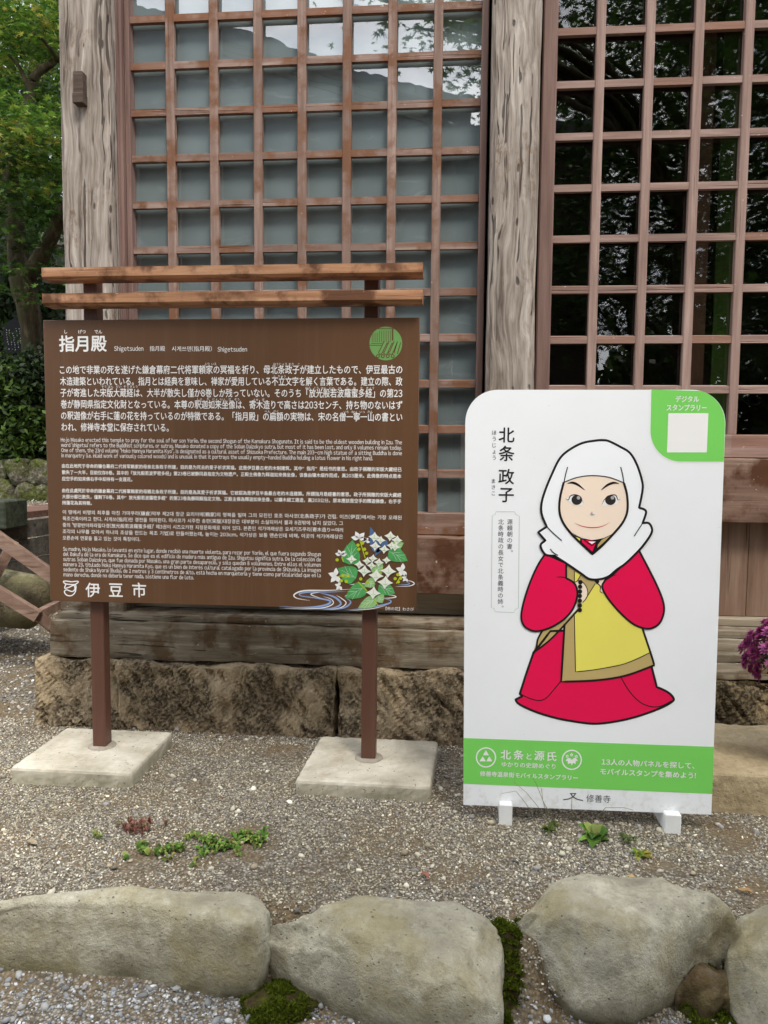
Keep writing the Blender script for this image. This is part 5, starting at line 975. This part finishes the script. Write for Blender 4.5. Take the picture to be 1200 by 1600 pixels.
shrub('mid green rounded shrub above the stone wall', A(14, 645, 7.15), (.36, .28, .36), 3400, SG, .036); shrub('dark low shrub left of the brown board top', A(60, 600, 7.35), (.36, .3, .3), 2800, SD, .038); shrub('dark drooping shrub behind the mid green one', A(50, 690, 7.4), (.5, .2, .24), 3000, SD, .038); shrub('dark shrub at the far left of the bank', A(-70, 620, 7.3), (.5, .4, .5), 3600, SG, .038)
shrub('dark shrub higher on the bank under the maple', A(10, 480, 9.2), (.9, .5, .6), 4600, SD, .055); shrub('deep green shrub beside the board fence', A(95, 540, 9.0), (.5, .4, .5), 3200, SD, .05)
# undergrowth and far wood on the hillside
n = 42000; x = rng.uniform(-22, 6, n); y = rng.uniform(9.6, 34, n); z = gheight(x, y)+rng.uniform(0, .6, n)+np.where(y > 13, rng.random(n)**1.6*7.5, 0); d = rng.normal(0, 1, (n, 3)); d[:, 2] += .5; d /= np.linalg.norm(d, axis=1)[:, None]; u = np.cross(d, rng.normal(0, 1, (n, 3))); u /= np.linalg.norm(u, axis=1)[:, None]; v = np.cross(d, u); C = np.stack([x, y, z], 1); s = rng.uniform(.06, .16, (n, 1))*(.5+y[:, None]/16)
V = np.stack([C-u*s, C+v*s*.5, C+u*s, C-v*s*.5], 1).reshape(-1, 3); T_ = np.array(SD+SG)[rng.integers(0, 7, n)]*rng.uniform(.6, 1.2, (n, 1))
tag(npmesh('hillside_wood', V, np.arange(4*n).reshape(-1, 4), 'leaf', None, np.repeat(T_, 4, 0)), 'dim green undergrowth covering the wooded slope behind', 'undergrowth', kind='stuff')

# ------------------------------------------------------------------ across the yard: what the panes mirror
YG = YF+.042
def mirror(px, py, Y):                      # where the pane at px, py sees the plane y = Y behind the camera
    g = at(px, py, YG); d = g-CAM0; t = (YG-Y)/d[1]; return Vector((g[0]+d[0]*t, Y, g[2]+d[2]*t))
fb_ = thing('facing_building', (-3, -6, 0), 'grey roofed building across the yard mirrored in the left window', 'building')
e0, e1, e2, e3 = mirror(60, -30, -6), mirror(400, 50, -6), mirror(560, 112, -6), mirror(737, 152, -6); z3 = mirror(737, 190, -6).z
m = MB(); F_ = [e0, e1, e2, e3, Vector((e3.x, -6, z3-.5)), Vector((e0.x, -6, z3-.5))]; n = 6
P = [tuple(p) for p in F_]+[(p.x, -9.5, p.z+.0) for p in F_]; m.add(P, [(5, 4, 3, 2, 1, 0), (6, 7, 8, 9, 10, 11)]+[(i, (i+1) % n, (i+1) % n+n, i+n) for i in range(n)]); obj('roof', m, 'rooftile', fb_)
for k_ in range(3): m = MB(); q0, q1 = mirror(330, 60+k_*9, -5.96), mirror(690-k_*8, 168+k_*12, -5.96); m.bar(q0, q1, .05, .09); obj('roof_ridge', m, 'farwall', fb_)
obj('wall', MB().box(e0.x+.3, e3.x-.25, -9.3, -6.25, 0, z3-.5), 'farwall', fb_)
zl = mirror(745, 193, -6.5).z; obj('annex_roof', MB().box(e3.x-.6, e3.x+2.6, -9.4, -6.5, zl-.5, zl, .02), 'rooftile', fb_); obj('annex_wall', MB().box(e3.x-.24, e3.x+2.3, -9.2, -6.7, 0, zl-.502), 'farwall', fb_)
def big_tree(label, x, y, h, r, n, sz, reach=None):
    t = thing('broadleaf_tree', (x, y, 0), label, 'tree', 'trees across the yard'); m = MB(); cr = []
    m.tube(spline([(x, y, -.1), (x+.15, y, h*.25), (x-.1, y+.1, h*.5), (x+.1, y, h*.8)], False, 5), np.linspace(.26, .07, 16), 10, .1)
    for i in range(13):
        a = i*2.4; zz = h*(.34+.6*i/13); e = Vector((x+math.cos(a)*r*random.uniform(.55, .95), y+math.sin(a)*r*random.uniform(.55, .95), zz+random.uniform(.2, .9))); m.tube(spline([(x, y, zz-.4), ((x+e.x)/2, (y+e.y)/2, zz+.15), e], False, 4), np.linspace(.05, .012, 9), 7); cr.append(e); cr.append(Vector(((x+e.x*2)/3, (y+e.y*2)/3, zz+.35)))
    if reach:
        for q in reach: m.tube(spline([(x, y, h*.55), ((x+q.x)/2, (y+q.y)/2, max(h*.6, q.z+.3)), q], False, 5), np.linspace(.07, .008, 11), 6)
    obj('trunk', m, 'bark', t, True); C = np.concatenate([np.array(e)+rng.normal(0, 1, (n//len(cr), 3))*np.array([.62, .62, .40]) for e in cr]); k = len(C); T_ = GT[rng.choice(len(GT), k, p=TP['d'])]*rng.uniform(.7, 1.3, (k, 1))
    S_ = rng.uniform(sz*.7, sz*1.2, k)
    if reach: E_ = np.concatenate([np.array(q)+rng.normal(0, 1, (46, 3))*np.array([.16, .3, .07]) for q in reach]); C = np.concatenate([C, E_]); T_ = np.concatenate([T_, GT[rng.choice(4, len(E_))]]); S_ = np.concatenate([S_, rng.uniform(.05, .075, len(E_))])
    maple_leaves('crown', C, S_, T_, t)
RB = [mirror(x, y, 1.2) for x, y in ((600, 8), (640, 20), (690, 12), (650, 40), (700, 45), (735, 20), (740, 50), (735, 90), (750, 110), (715, 75), (540, -15), (770, 60), (790, 20))]
big_tree('big maple across the yard nearest the lattice windows', 2.9, -2.6, 7.6, 2.2, 13500, .085, RB); big_tree('second maple across the yard beyond the big one', 5.6, -4.8, 8.6, 2.7, 15000, .11); big_tree('third maple across the yard at the back', 3.4, -7.6, 9.2, 2.6, 13000, .12); big_tree('far right maple across the yard', 8.6, -4.0, 6.5, 2.6, 9000, .12)
lw2 = thing('low_wall', (8, -9.8, 0), 'pale plastered wall across the yard mirrored in the right window', 'wall'); obj('wall_face', MB().box(2.6, 16, -10, -9.8, 0, 1.0), 'plaster', lw2); obj('coping', MB().box(2.5, 16.1, -10.12, -9.68, 1.002, 1.12), 'rooftile', lw2)
n = 16000; x = rng.uniform(1.5, 18, n); y = rng.uniform(-16, -10.5, n); z = (rng.random(n)**.8)*(4.9+1.2*np.sin(x*1.1)+.8*np.sin(x*2.7+1)); d = rng.normal(0, 1, (n, 3)); d[:, 1] += .8; d /= np.linalg.norm(d, axis=1)[:, None]; u = np.cross(d, rng.normal(0, 1, (n, 3))); u /= np.linalg.norm(u, axis=1)[:, None]; v = np.cross(d, u); C = np.stack([x, y, z], 1); s = rng.uniform(.12, .26, (n, 1))
V = np.stack([C-u*s, C+v*s*.5, C+u*s, C-v*s*.5], 1).reshape(-1, 3); T_ = np.array(SD+SG)[rng.integers(0, 7, n)]*rng.uniform(.5, 1.1, (n, 1))
tag(npmesh('yard_wood', V, np.arange(4*n).reshape(-1, 4), 'leaf', None, np.repeat(T_, 4, 0)), 'dark mass of trees closing the far side of the yard', 'wood', kind='stuff')
